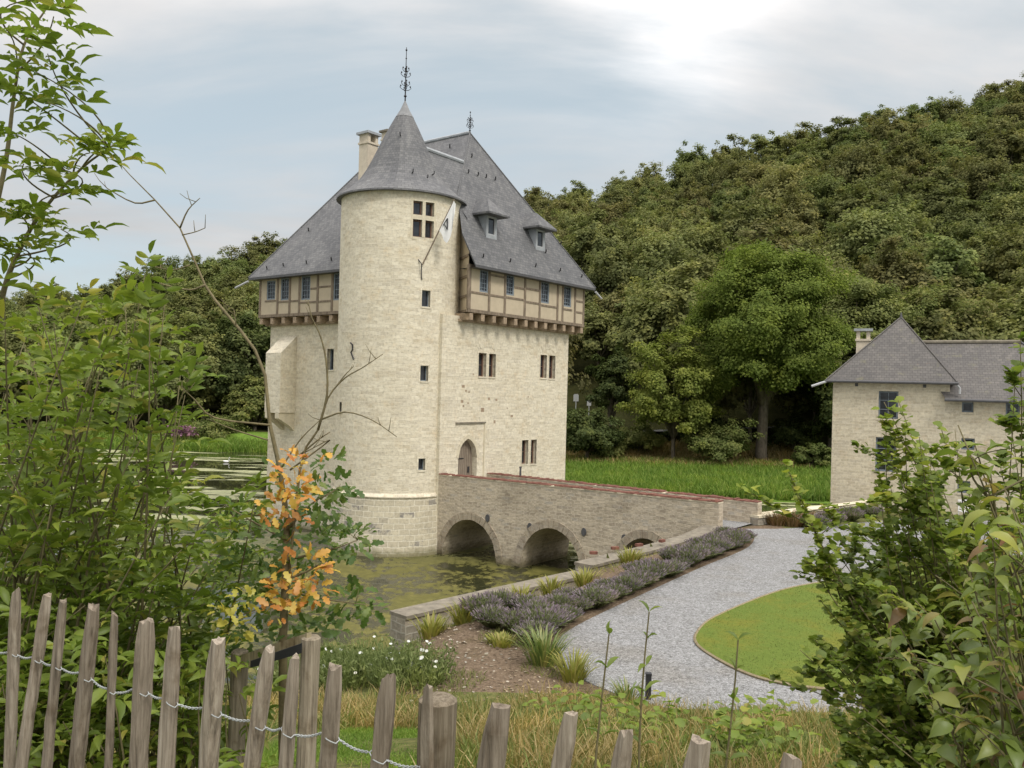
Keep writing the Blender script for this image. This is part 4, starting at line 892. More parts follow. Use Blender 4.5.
def big_tree(name,x,y,H,W,base,lobes,n,L,seed,mat,label,trunk_r=.35,asp=.8,cat_='tree',spread=1.0,zoff=0):
    z=float(height(x,y))+zoff; V,F,mb=tree_mesh(name,H,W,base,lobes,n,L,seed,None,trunk_r,asp,spread)
    t=thing(name,(x,y,z),label,cat_); npmesh('crown',V,F,[mat],t)
    mb.v=[tuple(np.array(v)+[x,y,z]) for v in mb.v]; mb.build('trunk',MT['bark'],t,smooth=True); return t
def az_(px): return (px-512)/FP
big_tree('lime_tree',26.2,88,25.4,16.2,2.6,44,170000,.2,11,MT['limetree'],'big bright green rounded tree with bare pale trunk at the meadow edge',.6)
big_tree('ash_tree',16.4,86,13.8,9.8,.5,24,44000,.2,12,MT['ashtree'],'medium light green tree left of the big rounded tree',.22)
big_tree('hornbeam_tree',10.9,92,11.5,5.8,1.2,15,22000,.2,13,MT['darktree'],'slim dark green tree between the keep and the light green tree',.2)
big_tree('hawthorn_tree',7.6,84,5.4,7.8,.5,14,22000,.18,14,MT['darktree'],'low spreading dark tree close to the right edge of the keep',.22)
big_tree('maple_tree',38.0,95,20,15,2.2,24,60000,.26,15,MT['hillgreen'],'tall mid green tree right of the big rounded tree, left of the house roof',.4)
big_tree('sycamore_tree',47.5,97,17,15,1.6,22,56000,.26,16,MT['bushleaf'],'broad yellowish green tree rising behind the stone house roof',.4)
big_tree('alder_tree',34.5,86,13,10.5,.6,18,34000,.23,17,MT['darktree'],'dense dark tree against the left wall of the stone house',.3)
for k,(px,py_,yy,H,W,m,lab) in enumerate(((722,0,84,4.6,7.5,'bushleaf','pale green rounded bush at the foot of the big tree trunk'),(700,0,92,5,7,'darktree','dark bush on the bank behind the pale rounded bush'),(640,0,90,3.2,6,'bushleaf','straw green bush between the two smaller trees'),(612,0,86,2.8,4.5,'bushleaf','small yellowish bush left of the light green tree trunk'),(795,0,90,4.5,6,'darktree','dark undergrowth bush right of the big tree trunk'),(815,0,82,3,3.5,'bushleaf','small light green bush beside the left corner of the house'),(580,0,90,4,5,'darktree','dark bush just right of the keep at the meadow edge'))):
    x=az_(px)*yy; big_tree('bush',x,yy,H,W,.1,13,12000,.17,40+k,MT[m],lab,.1,cat_='bush')
for k,(px,yy,H,W,m,lab) in enumerate(((205,112,15,12,'hillgreen','large dark green tree on the far pond bank near the left wall'),(165,110,13,11,'hill','olive tree on the far pond bank seen past the elder'),(240,114,16,12,'darktree','darkest tall tree on the far bank left of the castle corner'),(120,113,14,12,'hillgreen','green tree on the far bank behind the upper elder leaves'),(255,108,8.5,8,'bushleaf','lighter rounded tree close left of the castle corner'))):
    big_tree('bank_tree',az_(px)*yy,yy,H,W,.4,18,28000,.28,60+k,MT[m],lab,.3)
for k,(px,yy,H,W,lab) in enumerate(((215,103,3,9,'low grey green bush on the far pond bank'),(185,102,2.6,6,'low bush behind the pink flowers on the far bank'))):
    big_tree('bush',az_(px)*yy,yy,H,W,.05,13,9000,.2,80+k,MT['bushleaf'],lab,.08,cat_='bush')
# pink flowering clump
x,y=az_(183)*98,98.0; z=float(height(x,y)); t=thing('flower_clump',(x,y,z),'pink purple flowering clump on the far pond bank','flowers')
n=260; p=np.c_[rng.normal(0,.6,n),rng.normal(0,.5,n),np.abs(rng.normal(0,.05,n))]; V,F=soup(p,np.c_[rng.normal(0,.15,n),rng.normal(0,.15,n),np.ones(n)],rdir(n),rng.uniform(.9,1.6,n),.12,T_BLADE,False); npmesh('stems',V,F,[MT['grass']],t)
n=420; p=np.c_[rng.normal(0,.7,n),rng.normal(0,.5,n),rng.uniform(1.1,2.2,n)]; V,F=soup(p,rdir(n),rdir(n),.25,.2,T_CARD,False); npmesh('blossoms',V,F,[MT['pinkflower']],t)
# meadow grass
def blades(n,X,Y,Lr,W,lean=.35,zf=None):
    z=height(X,Y) if zf is None else zf; p=np.c_[X,Y,z-.02]; d=np.c_[rng.normal(0,lean,n),rng.normal(0,lean,n),np.ones(n)]; L=rng.uniform(Lr[0],Lr[1],n)
    return soup(p,d,np.c_[rng.normal(size=n),rng.normal(size=n),np.full(n,.4)],L,W,T_BLADE,False)
n=52000; y=63.5+rng.uniform(0,1,n)**1.2*23; x=y*rng.uniform(-.02,.42,n); V,F=blades(n,x,y,(.35,.95),.07); tag(npmesh('meadow_grass',V,F,[MT['reed']]),'bright green meadow grass beyond the moat','grass',kind='stuff')
n=16000; y=95+rng.uniform(0,1,n)*11; x=y*rng.uniform(-.55,-.2,n); ok=height(x,y)>-.1; x,y=x[ok],y[ok]; V,F=blades(len(x),x,y,(.4,1.1),.1); tag(npmesh('shore_grass',V,F,[MT['reed']]),'green reeds along the far pond shore','grass',kind='stuff')
n=26000; y=81+rng.uniform(0,1,n)*11.5; x=y*rng.uniform(.03,.36,n); V,F=blades(n,x,y,(.3,.9),.09); tag(npmesh('straw_grass',V,F,[MT['drygrass']]),'tall straw coloured grass on the slope below the lane','grass',kind='stuff')
# road furniture glimpsed on the bank
for (px,py_,yy,h,nm,lab) in ((576,398,100,.55,'road_sign','white round topped road marker left of its smaller neighbour on the bank'),(589,403,100,.45,'road_sign','smaller white road marker right of the taller one on the bank')):
    p=D(px,py_,yy); g=float(height(p[0],p[1])); t=thing(nm,(p[0],p[1],g),lab,'road sign'); top=p[2]
    m_=MB(); m_.tube([(p[0],p[1],g-.2),(p[0],p[1],top)],.06,6); m_.build('post',MT['zinc'],t)
    m_=MB(); m_.box(p[0]-.55*h,p[0]+.55*h,p[1]-.05,p[1]-.01,top-.7*h,top+.7*h); m_.box(p[0]-.4*h,p[0]+.4*h,p[1]-.05,p[1]-.01,top+.7*h,top+.85*h); m_.build('sign_panel',MT['zinc'],t)
rdv=MB(); 
RX=np.linspace(2,34,30)
for a,b in zip(RX[:-1],RX[1:]):
    f=lambda x,o:(x,93.5+.05*x+o,max(float(height(x,93.5+.05*x+1.5)),float(height(x,93.5+.05*x-1.5)))+.12)
    rdv.face([f(a,-1.6),f(b,-1.6),f(b,1.6),f(a,1.6)])
tag(rdv.build('road',MT['tarmac']),'grey lane running along the wooded bank','road',kind='structure')
# swan
sp=G(226,462.5,0.0); sw_=thing('swan',sp,'white swan swimming on the pond left of the castle','swan')
bmh=bmesh.new(); bmesh.ops.create_uvsphere(bmh,u_segments=16,v_segments=10,radius=1)
for v in bmh.verts:
    x,y,z=v.co; tail=max(0,-x); v.co=(sp[0]*0+x*.55,y*.25*(1-.35*tail),.18+z*.2+.12*tail*tail)
me=bpy.data.meshes.new('body'); bmh.to_mesh(me); bmh.free()
me.materials.append(MT['white']); o=bpy.data.objects.new('body',me); col.objects.link(o); o.parent=sw_
sw_.scale=(.55,.55,.55)
m_=MB(); q=sp; m_.tube([q+[.42,0,.2],q+[.55,0,.4],q+[.5,0,.65],q+[.52,0,.85],q+[.62,0,.9],q+[.7,0,.87]],[.12,.075,.06,.055,.075,.04],8); m_.build('neck',MT['white'],sw_,smooth=True)
m_=MB(); m_.tube([q+[.69,0,.87],q+[.82,0,.83]],[.035,.012],6); m_.build('beak',MT['redbrick'],sw_)

# ---------------------------------------------------------------- planting along the path
def lav_proto(loc):
    t=thing('lavender_bush',loc,'','lavender','lavender along the drive'); n=520
    a=rng.uniform(0,6.28,n); e=np.sqrt(rng.uniform(0,1,n)); d=np.c_[np.cos(a)*e*1.15,np.sin(a)*e*1.15,np.ones(n)*.9]; p=np.c_[np.cos(a)*e*.15,np.sin(a)*e*.15,np.zeros(n)]; L=rng.uniform(.38,.56,n)
    V,F=soup(p,d,rdir(n),L,.035,T_BLADE,False); 
    m=900; a2=rng.uniform(0,6.28,m); e2=np.sqrt(rng.uniform(0,1,m)); d2=norm(np.c_[np.cos(a2)*e2*1.2,np.sin(a2)*e2*1.2,np.ones(m)*.75]); V2,F2=soup(d2*rng.uniform(.2,.46,m)[:,None],norm(d2+rng.normal(size=(m,3))*.5),rdir(m),.11,.025,T_BLADE,False)
    V,F=join([(V,F),(V2,F2)]); npmesh('foliage',V,F,[MT['lavleaf']],t)
    k=rng.choice(n,330); dd=norm(d[k]); V,F=soup(p[k]+dd*L[k][:,None]*.9,dd,rdir(330),.09,.032,T_CARD,False); npmesh('flower_spikes',V,F,[MT['lavflower']],t); return t
def polyline_at(pts,s):
    pts=[np.array(p[:2],float) for p in pts]; 
    for a,b in zip(pts[:-1],pts[1:]):
        L=np.linalg.norm(b-a)
        if s<=L: 
            t=(b-a)/L; return a+t*s,t
        s-=L
    return pts[-1],t
lpl=[p for p in pathL[:41]][::-1]; tot=sum(np.linalg.norm(b[:2]-a[:2]) for a,b in zip(lpl[:-1],lpl[1:]))
protoL=[lav_proto((0.3,18.4,2.5)) for _ in range(3)]; first=[True]*3; nl=0
def put_lav(x,y,s,lab):
    global nl
    k=nl%3
    if first[k]: o=protoL[k]; first[k]=False
    else: o=copy_tree(protoL[k])
    o.location=(x,y,float(height(x,y))+.02); o.scale=(s*1.05,s*1.05,s*rng.uniform(.85,1.05)); o.rotation_euler=(0,0,rng.uniform(0,6.28)); o['label']=lab; nl+=1
s=0.3
while s<tot-2.2:
    q,t=polyline_at(lpl,s); nrm_=np.array([-t[1],t[0]])
    for off in (.42,.95):
        w_=q+nrm_*(off+rng.uniform(-.1,.1))+t*rng.uniform(-.15,.15)
        if wall_sd(np.array(w_[0]),np.array(w_[1]))<.6 or (off>.8 and rng.uniform()<.3): continue
        put_lav(w_[0],w_[1],rng.uniform(.6,1.0),'grey purple lavender bush in the front row touching the gravel edge' if off<.8 else 'grey purple lavender bush in the back row next to the moat wall')
    s+=rng.uniform(.5,.68)
for px,py_ in ((492,636),(516,640),(500,618),(528,622),(480,624),(540,634)): p=G(px,py_,2.5); put_lav(p[0],p[1],rng.uniform(.8,1.0),'lavender bush in the loose group at the near end of the border')
for px,py_ in ((815,527),(832,524),(850,520),(868,516)): p=G(px,py_,2.75); put_lav(p[0],p[1],1.1,'lavender bush before the pale garden wall left of the stone house')
def clump(name,x,y,n,L,W,mat,label,cat_,r=.18,lean=.45,group=None,droop=T_BLADE,z=None):
    z=float(height(x,y)) if z is None else z; t=thing(name,(x,y,z),label,cat_,group); a=rng.uniform(0,6.28,n); e=np.sqrt(rng.uniform(0,1,n))
    p=np.c_[np.cos(a)*e*r,np.sin(a)*e*r,np.zeros(n)-.02]; d=np.c_[np.cos(a)*e*lean+rng.normal(0,.12,n),np.sin(a)*e*lean+rng.normal(0,.12,n),np.ones(n)]
    V,F=soup(p,d,np.c_[-np.cos(a),-np.sin(a),np.full(n,.5)],rng.uniform(L[0],L[1],n),W,droop,True); npmesh('leaves',V,F,[MT[mat]],t); return t
clump('iris_clump',.75,16.4,150,(.4,.8),.04,'iris','large strap leaved iris clump at the near end of the lavender','plant',.28,.6)
clump('iris_clump',1.25,15.5,110,(.3,.6),.04,'yellowherb','yellowing iris clump at the gravel edge below the large iris clump','plant',.22,.6)
clump('iris_clump',2.1,14.4,60,(.25,.5),.035,'iris','small green iris tuft by the gravel edge left of the black bollard','plant',.15,.5)
for x,y,lab in ((-.4,20.6,'yellow green herb at the left end of the lavender back row'),(.35,20.9,'yellow green herb behind the lavender near the low wall'),(1.2,22.3,'yellow green herb below the low wall coping'),(-.95,19.6,'dry yellow herb clump on the bare soil near the wall end'),(-1.7,19.4,'straw coloured herb clump close to the end of the low wall'),(2.2,24.0,'yellow herb clump where the wall steps up'),(3.75,26.0,'yellow flowering herb under the higher wall'),(-.1,17.5,'tiny herb sprouting from the bare soil')):
    clump('herb_clump',x,y,130,(.25,.6) if 'tiny' not in lab else (.1,.25),.05,'yellowherb',lab,'plant',.28,.5)
for k,(px,py_,lab) in enumerate(((778,520,'russet plant clump nearest the bridge end before the garden wall'),(792,521,'russet plant clump second from the bridge end'),(806,519,'russet green plant clump between the bridge end and lavender'),(765,517,'low russet plant touching the far parapet end'))):
    p=G(px,py_+4,2.72); clump('russet_plant',p[0],p[1],220,(.3,.7),.05,'sedum',lab,'plant',.45,.5)
# daisy bushes and meadow plants left of the soil bed
def daisy(x,y,s,lab,nfl,k):
    z=float(height(x,y)); t=thing('daisy_bush',(x,y,z),lab,'plant'); n=620; a=rng.uniform(0,6.28,n); e=rng.uniform(0,1,n)**.7*1.1
    p=np.c_[np.cos(a)*e*.75*s,np.sin(a)*e*.75*s,np.zeros(n)]; d=np.c_[np.cos(a)*e*.35+rng.normal(0,.2,n),np.sin(a)*e*.35+rng.normal(0,.2,n),np.ones(n)]; L=rng.uniform(.25,.85,n)*s
    V,F=soup(p,d,rdir(n),L,.018,T_BLADE,False); m=1500; j=rng.integers(0,n,m); V2,F2=soup(p[j]+norm(d[j])*(L[j]*rng.uniform(.25,1,m))[:,None],rdir(m)+[0,0,.6],rdir(m),.1,.032,T_BLADE,False); V,F=join([(V,F),(V2,F2)]); npmesh('foliage',V,F,[MT['daisyleaf']],t)
    parts=[]
    for q in range(nfl):
        j=rng.integers(0,n); c=p[j]+norm(d[j])*L[j]*1.03; w_=12; g=np.arange(w_)*2*math.pi/w_; up_=norm(np.array([rng.normal()*.3,-.5+rng.normal()*.2,1])); ax=norm(np.cross(up_,[1,0,.1])); ay=np.cross(up_,ax)
        parts.append(soup(np.repeat(c[None],w_,0),np.cos(g)[:,None]*ax+np.sin(g)[:,None]*ay+.15*up_,np.repeat(up_[None],w_,0),.03*(1 if q%5 else 1.6),.022,T_CARD,False))
    V,F=join(parts); npmesh('white_flowers',V,F,[MT['petal']],t)
for k,(x,y,s,lab,nf) in enumerate(((-2.75,16.4,1.0,'large daisy bush with white flowers beside the bare soil',14),(-3.9,17.2,1.1,'leafy daisy bush left of the large flowering one',6),(-1.75,15.6,.85,'smaller daisy bush with a white flower cluster behind the paling fence',16),(-3.3,18.3,.75,'dark green leafy bush below the end of the low wall',4),(-4.0,19.7,.9,'weedy bush with pale flowers at the water edge near the wall end',7),(-4.6,19.0,1.0,'tall weedy bush at the water edge beneath the oak sapling',5))): daisy(x,y,s,lab,nf,k)
# path bollard
bp=G(648,698,2.73); t=thing('bollard_light',bp,'short black bollard light at the near edge of the gravel','bollard'); m_=MB(); m_.box(bp[0]-.045,bp[0]+.045,bp[1]-.045,bp[1]+.045,bp[2]-.1,bp[2]+.4); m_.build('post',MT['iron'],t); m_=MB(); m_.box(bp[0]-.05,bp[0]+.05,bp[1]-.05,bp[1]+.05,bp[2]+.4,bp[2]+.43); m_.build('cap',MT['iron'],t)
# bank grass
n=70000; x=rng.uniform(-5,9,n); y=rng.uniform(3.2,14.5,n); ok=(x<y*.62+.3)&(x>-y*.45)
pat=np.sin(x*1.3+y*.9)+np.sin(x*2.7-y*1.9+1)+.6*np.sin(x*5.1+y*4.3); dry=pat+rng.normal(0,.7,n)>.45
inp=(y>13.7)&(x>2.2); bare=(x>-1.6)&(x<.9)&(y>13.9+.7*pat*.4+rng.normal(0,.35,n))
mow=(x<-.45)&(x>-2.7)&(y<10.9)&(y>5)
ok&=~inp&~bare
for msk,nm,mt_,Lr,W,lab in ((ok&dry&~mow,'dry_grass','drygrass',(.16,.5),.013,'straw coloured rough grass on the bank above the gravel'),(ok&~dry&~mow,'bank_grass','grass',(.12,.36),.015,'green rough grass and weeds on the bank')):
    V,F=blades(msk.sum(),x[msk],y[msk],Lr,W,.5); tag(npmesh(nm,V,F,[MT[mt_]]),lab,'grass',kind='stuff')
n=45000; x=rng.uniform(-2.9,-.3,n); y=rng.uniform(4.5,11.2,n); V,F=blades(n,x,y,(.03,.08),.008,.6); tag(npmesh('mown_grass',V,F,[MT['reed']]),'short bright grass patch behind the paling fence','grass',kind='stuff')
n=60000; x=rng.uniform(4,15,n); y=rng.uniform(14.8,27.5,n)
poly=np.array(lp); ins=np.zeros(n,bool); j=len(poly)-1
for i in range(len(poly)):
    c=((poly[i,1]>y)!=(poly[j,1]>y))&(x<(poly[j,0]-poly[i,0])*(y-poly[i,1])/(poly[j,1]-poly[i,1]+1e-12)+poly[i,0]); ins^=c; j=i
x,y=x[ins],y[ins]; V,F=blades(len(x),x,y,(.03,.06),.012,.7,np.full(len(x),2.755)); tag(npmesh('lawn_grass',V,F,[MT['grass']]),'short blades of the mown lawn island','grass',kind='stuff')
n=900; x=rng.uniform(-2.0,1.1,n); y=rng.uniform(14.2,20.5,n); p=np.c_[x,y,height(x,y)+.01]; L=rng.uniform(.02,.075,n); V,F=soup(p,np.c_[rng.normal(size=(n,2)),rng.normal(0,.15,n)],np.c_[rng.normal(0,.3,(n,2)),np.ones(n)],L,L*.7,T_CARD,False); tag(npmesh('bed_litter',V,F,[MT['litter']]),'dry leaf litter and stone chips scattered over the bare soil','litter',kind='stuff')
n=7000; x=rng.uniform(-2.4,1.0,n); y=rng.uniform(14.0,20,n); ok=(np.sin(x*2.3+y*1.1)+np.sin(y*2.9-x))>.35; x,y=x[ok],y[ok]; V,F=blades(len(x),x,y,(.05,.22),.012,.7); tag(npmesh('bed_grass',V,F,[MT['grass']]),'thin grass tufts on the bare soil','grass',kind='stuff')
n=9000; x=rng.uniform(-2.5,9,n); y=rng.uniform(16,33,n); sdw=wall_sd(x,y); cov=np.sin(x*1.9+y*.8)+np.sin(y*1.3-x*2.1)+rng.normal(0,.5,n); ok=(sdw>.35)&(sdw<2.0)&(cov>.0)&(x<8.2); x,y=x[ok],y[ok]; V,F=blades(len(x),x,y,(.06,.3),.018,.6); tag(npmesh('border_weeds',V,F,[MT['yellowherb']]),'yellow green weeds and grass along the foot of the moat wall','weeds',kind='stuff')
# broad leaved weeds on the bank
for k,(x,y,lab) in enumerate(((2.0,11.2,'broad leaved weed on the bank below the black bollard'),(2.9,9.9,'bright broad leaved weed patch under the rightmost thin sapling'),(1.3,8.9,'broad leaved weed in the dry grass behind the middle stakes'),(3.6,11.8,'broad leaved weed near the gravel edge at right'),(1.0,12.3,'low weed where bank meets the soil bed'),(2.3,8.0,'large leaved weed just beyond the right stakes'))):
    z=float(height(x,y)); n=90; t=thing('weed',(x,y,z),lab,'weed'); a=rng.uniform(0,6.28,n); p=np.c_[rng.normal(0,.28,n),rng.normal(0,.28,n),rng.uniform(.05,.38,n)]; V,F=soup(p,np.c_[np.cos(a),np.sin(a),rng.uniform(-.2,.5,n)],np.c_[rng.normal(0,.3,n),rng.normal(0,.3,n),np.ones(n)],rng.uniform(.09,.17,n),.09,T_ROUND,True); npmesh('leaves',V,F,[MT['elder']],t)
    m_=MB()
    for q in range(14): c=p[q]+[x,y,z]; m_.tube([(x+p[q][0]*.4,y+p[q][1]*.4,z-.03),tuple(c)],.006,4)
    m_.build('stems',MT['greenstem'],t)

# ---------------------------------------------------------------- thin saplings in front
def thin_sapling(px,top,dep,seed,lab,nl):
    r=np.random.default_rng(seed); P=D(px,top,dep); g=float(height(P[0],P[1])); t=thing('thin_sapling',(P[0],P[1],g),lab,'sapling'); H=P[2]-g; pts=[]
    for q in np.linspace(0,1,9): pts.append((P[0]-.05*(1-q)+.012*math.sin(q*5+seed),P[1],g+H*q))
    m_=MB(); m_.tube(pts,np.linspace(.008,.003,9),6); m_.build('stem',MT['stem'],t)
    pos=[];dr=[];L=[]
    for k in range(nl):
        q=.35+.65*k/(nl-1); a=seed+k*1.9; c=np.array(pts[0])*(1-q)+np.array(pts[-1])*q
        for s in (0,math.pi): pos.append(c); dr.append((math.cos(a*.35+s),math.sin(a*.35+s)*.6,.45+.35*(q>.92)+r.normal()*.15)); L.append(r.uniform(.055,.085)*(1 if q<.9 else .75))
    V,F=soup(np.array(pos),np.array(dr),np.tile([0,-.2,1.],(len(pos),1))+r.normal(0,.2,(len(pos),3)),np.array(L),np.array(L)*.33,T_LEAF,True); npmesh('leaves',V,F,[MT['maple']],t,off=wpos(t))
thin_sapling(650,612,3.4,1,'tallest thin sapling rising before the gravel, middle of three',9); thin_sapling(607,634,3.3,2,'leftmost thin sapling before the gravel with reddish tip',7); thin_sapling(735,640,3.2,3,'rightmost thin sapling with small leaves before the gravel',8)

# ---------------------------------------------------------------- paling fence
stk=[(18,588,14,.10),(41,594,16,.11),(62,600,14,.11),(92,605,22,.18),(117,611,12,.11),(147,620,21,.11),(174,627,21,.05),(222,636,22,.17),(268,647,20,.2),(294,655,18,.13),(337,666,21,.12),(388,674,21,.17),(434,681,18,.1),(500,706,32,.22),(571,713,23,.22),(628,728,22,.2),(701,741,27,.22),(790,756,27,.2),(-8,584,15,.12)]
fence=thing('paling_fence',(-.2,2.0,6.15),'weathered split chestnut paling fence tied with wire in the foreground','fence')
def fdep(px): return 1/(.364+(px-18)/772*(.610-.364))
wire=[]
for k,(px,py_,wd,lean) in enumerate(stk):
    dep=fdep(px); Tp=D(px,py_+2,dep); rad=wd*dep/FP/2; r=np.random.default_rng(300+k)
    fd=np.array([.5,-.42]); fd/=np.linalg.norm(fd)
    l2=lean-.03; base=Tp-np.array([fd[0]*l2*1.2,fd[1]*l2*1.2,1.22]); ax=norm(Tp-base)
    ux=norm(np.array([fd[0],fd[1],0])); uy=np.cross(ax,ux); nseg=22; ns=9; ang0=r.uniform(0,6.28)
    shape=1+r.uniform(-.22,.2,ns); flat=r.uniform(.62,.95); V=[]; bend=r.normal(0,.008,2)
    for s in range(nseg+1):
        q=s/nseg; c=base+(Tp-base)*q+ux*bend[0]*math.sin(q*3.1)+uy*bend[1]*math.sin(q*4)
        taper=(1.06-.1*q)*(1 if s<nseg-1 else (.93 if s==nseg-1 else .72))
        for j in range(ns):
            g=ang0+2*math.pi*j/ns; rr=rad*shape[j]*taper*(1+.05*math.sin(q*9+j*1.7+k)+.04*r.normal()); dz=(r.uniform(-.012,.012) if s==nseg else 0)
            V.append(c+ux*rr*math.cos(g)+uy*rr*flat*math.sin(g)+np.array([0,0,dz]))
    V=np.array(V); F=[]
    for s in range(nseg):
        for j in range(ns): F.append((s*ns+j,s*ns+(j+1)%ns,(s+1)*ns+(j+1)%ns,(s+1)*ns+j))
    V=np.vstack([V,V[-ns:].mean(0)[None]+[0,0,.006]]); e=nseg*ns
    for j in range(ns): F.append((e+j,e+(j+1)%ns,len(V)-1,len(V)-1))
    F=[f for f in F]
    me=bpy.data.meshes.new('stake'); off=np.array(fence.location); me.from_pydata([tuple(v-off) for v in V],[],[f if f[2]!=f[3] else f[:3] for f in F]); me.materials.append(MT['stake'])
    o=bpy.data.objects.new('stake',me); col.objects.link(o); o.parent=fence
    wz=7.085+.006*r.normal(); q=(wz-base[2])/(Tp[2]-base[2]); wire.append((px,base+(Tp-base)*q,rad,ux,uy,flat))
wire.sort(key=lambda t:t[0]); wm=MB()
for sgn in (1,-1):
    pts=[]
    for k,(px,c,rad,ux,uy,fl) in enumerate(wire):
        view=norm(np.array([c[0],c[1],0])); pts.append(c-ux*rad*1.25+view*0); 
        pts.append(c-ux*rad*.7-view*sgn*(rad*1.12+.003)); pts.append(c+ux*rad*.0-view*sgn*(rad*1.22+.003)); pts.append(c+ux*rad*.7-view*sgn*(rad*1.12+.003)); pts.append(c+ux*rad*1.25)
        if k+1<len(wire):
            n2=wire[k+1]; b=n2[1]-n2[3]*n2[2]*1.25; a=c+ux*rad*1.25
            for m in range(1,20):
                t=m/20; pts.append(a+(b-a)*t+np.array([0,sgn*.002*math.sin(t*25.1),sgn*.0028*math.cos(t*25.1)-.007*math.sin(t*math.pi)]))
    wm.tube(pts,.0017,6)
wm.build('wire',MT['wire'],fence,smooth=True)
def round_post(root,px,py_,wd,dep,name='post',mat='post'):
    Tp=D(px,py_,dep); rad=wd*dep/FP/2; m_=MB(); b=Tp-np.array([.02,.0,1.5]); pts=[b+(Tp-b)*q for q in np.linspace(0,1,12)]; m_.tube(pts+[Tp+[0,0,.008]],[rad*(1+.03*math.sin(k*1.9)) for k in range(12)]+[rad*.8],14); return m_.build(name,MT[mat],root)
round_post(fence,438,700,38,2.1,'fence_post'); 
# staked oak sapling
ts=thing('tree_stake',(-.9,3.4,6.0),'pair of round wooden stakes with nailed board and black strap holding the sapling','tree stake')
round_post(ts,311,638,19,3.35); round_post(ts,240,652,17,3.7)
a=D(236,664,3.68); b=D(309,640,3.33); m_=MB(); dv=norm(b-a); pn=np.array([dv[1],-dv[0],0])*.012
m_.box8([a-pn+[0,0,-.03],b-pn+[0,0,-.03],b-pn+[0,0,.03],a-pn+[0,0,.03],a+pn+[0,0,-.03],b+pn+[0,0,-.03],b+pn+[0,0,.03],a+pn+[0,0,.03]]); bo=m_.build('crossboard',MT['board'],ts)
a=D(251,664,3.5); b=D(302,648,3.28); m_=MB(); m_.box8([a+[0,0,-.014],b+[0,0,-.018],b+[0,0,.02],a+[0,0,.014],a+[0,-.008,-.014],b+[0,-.008,-.018],b+[0,-.008,.02],a+[0,-.008,.014]]); m_.build('strap',MT['iron'],ts)
SD=3.55
oak=thing('oak_sapling',(D(283,700,SD)[0],SD,float(height(D(283,700,SD)[0],SD))),'half bare oak sapling with orange leaves and long leaning twigs before the keep','tree')
def pxl(pts,dep): return [D(x,y,dep+ (dz if len(q)>2 else 0)) for q in pts for (x,y,dz) in [(q[0],q[1],q[2] if len(q)>2 else 0)]]
m_=MB()
main=[(279,905),(283,768),(283,640),(286,560),(287,520,.02),(280,470,.03),(270,425,.05),(265,375,.08),(255,350,.1),(240,330,.12),(215,300,.16),(205,285,.2),(192,255,.22),(180,228,.24),(155,200,.27),(130,175,.3),(108,150,.32)]
m_.tube(pxl(main,SD),[.022,.02,.018,.015,.013,.0095,.008,.007,.0065,.007,.006,.0055,.0045,.0035,.003,.0022,.0015],8,True)
br=[([(283,640),(300,470),(318,430),(328,398),(345,378),(362,368),(383,354)],.0065),([(318,430),(327,395),(326,360),(320,335),(312,318),(308,300)],.006),([(320,420),(345,412),(372,420),(397,437)],.004),([(335,388),(345,375),(352,368)],.003),([(270,425),(215,418,-.1),(195,400,-.15),(182,388,-.2)],.005),([(268,440),(235,430),(205,418)],.004),([(205,285),(190,290),(165,285),(160,283)],.005),([(190,265),(170,270),(140,262)],.003),([(180,228),(188,210),(200,198)],.004),([(182,235),(195,232),(205,228)],.0025),([(155,200),(135,203),(110,190),(106,187)],.004),([(236,325),(234,310)],.003),([(287,530),(310,505),(335,490)],.006),([(286,560),(330,550),(358,540)],.006),([(285,590),(330,600),(368,605)],.005),([(286,540),(250,520),(225,505)],.006),([(285,600),(255,610),(235,618)],.005),([(286,580),(310,570),(325,560)],.006),([(290,470),(330,440),(300,455)],.004),([(280,470),(300,440),(320,420)],.004),([(300,455),(318,440),(330,432)],.004)]
tips=[]
for pts,r in br:
    P=pxl(pts,SD+rng.uniform(-.1,.1) if len(pts)>3 and pts[0]!=(283,640) else SD); P=[np.array(p) for p in cat(P,3)]; m_.tube(P,np.linspace(r,.0016,len(P)),6)
    for k in range(2):
        j=rng.integers(len(P)//2,len(P)); c=P[j]; d=np.array([rng.normal(0,.03),rng.normal(0,.02),rng.uniform(.01,.06)]); m_.tube([c,c+d*.6,c+d+[0,0,.01]],[.0018,.0014,.001],4)
m_.build('trunk',MT['twig'],oak,smooth=True)
def oak_leaves(name,cl,mat,L,off,sg=.09):
    pos=[];dr=[];
    for (px,py_,rx,ry,n) in cl:
        for k in range(n):
            a=rng.uniform(0,6.28); e=math.sqrt(rng.uniform(0,1)); x=px+rx*e*math.cos(a); y=py_+ry*e*math.sin(a); c=D(x,y,SD+off+rng.normal(0,sg)); pos.append(c); dr.append((math.cos(a)*.7+rng.normal(0,.5),rng.normal(0,.6),-math.sin(a)*.6+rng.normal(0,.4)))
    n=len(pos); LL=rng.uniform(.6,1.25,n)*L; V,F=soup(np.array(pos),np.array(dr),np.c_[rng.normal(0,.6,n),rng.normal(-.5,.5,n),np.ones(n)],LL,LL*.6,T_OAK,True); npmesh(name,V,F,[MT[mat]],oak,off=wpos(oak))
oak_leaves('orange_leaves',[(290,475,16,24,46),(298,488,14,12,22),(283,505,14,10,16),(298,520,10,12,14),(272,515,12,8,8),(303,568,26,20,48),(290,592,24,18,40),(310,590,20,12,24),(275,612,14,10,12),(265,505,8,8,5),(325,452,3,3,2)],'oakorange',.05,-.13,.09)
oak_leaves('yellow_leaves',[(243,600,16,10,16),(235,625,14,12,22),(225,612,10,6,7)],'oakyellow',.048,-.13,.07)
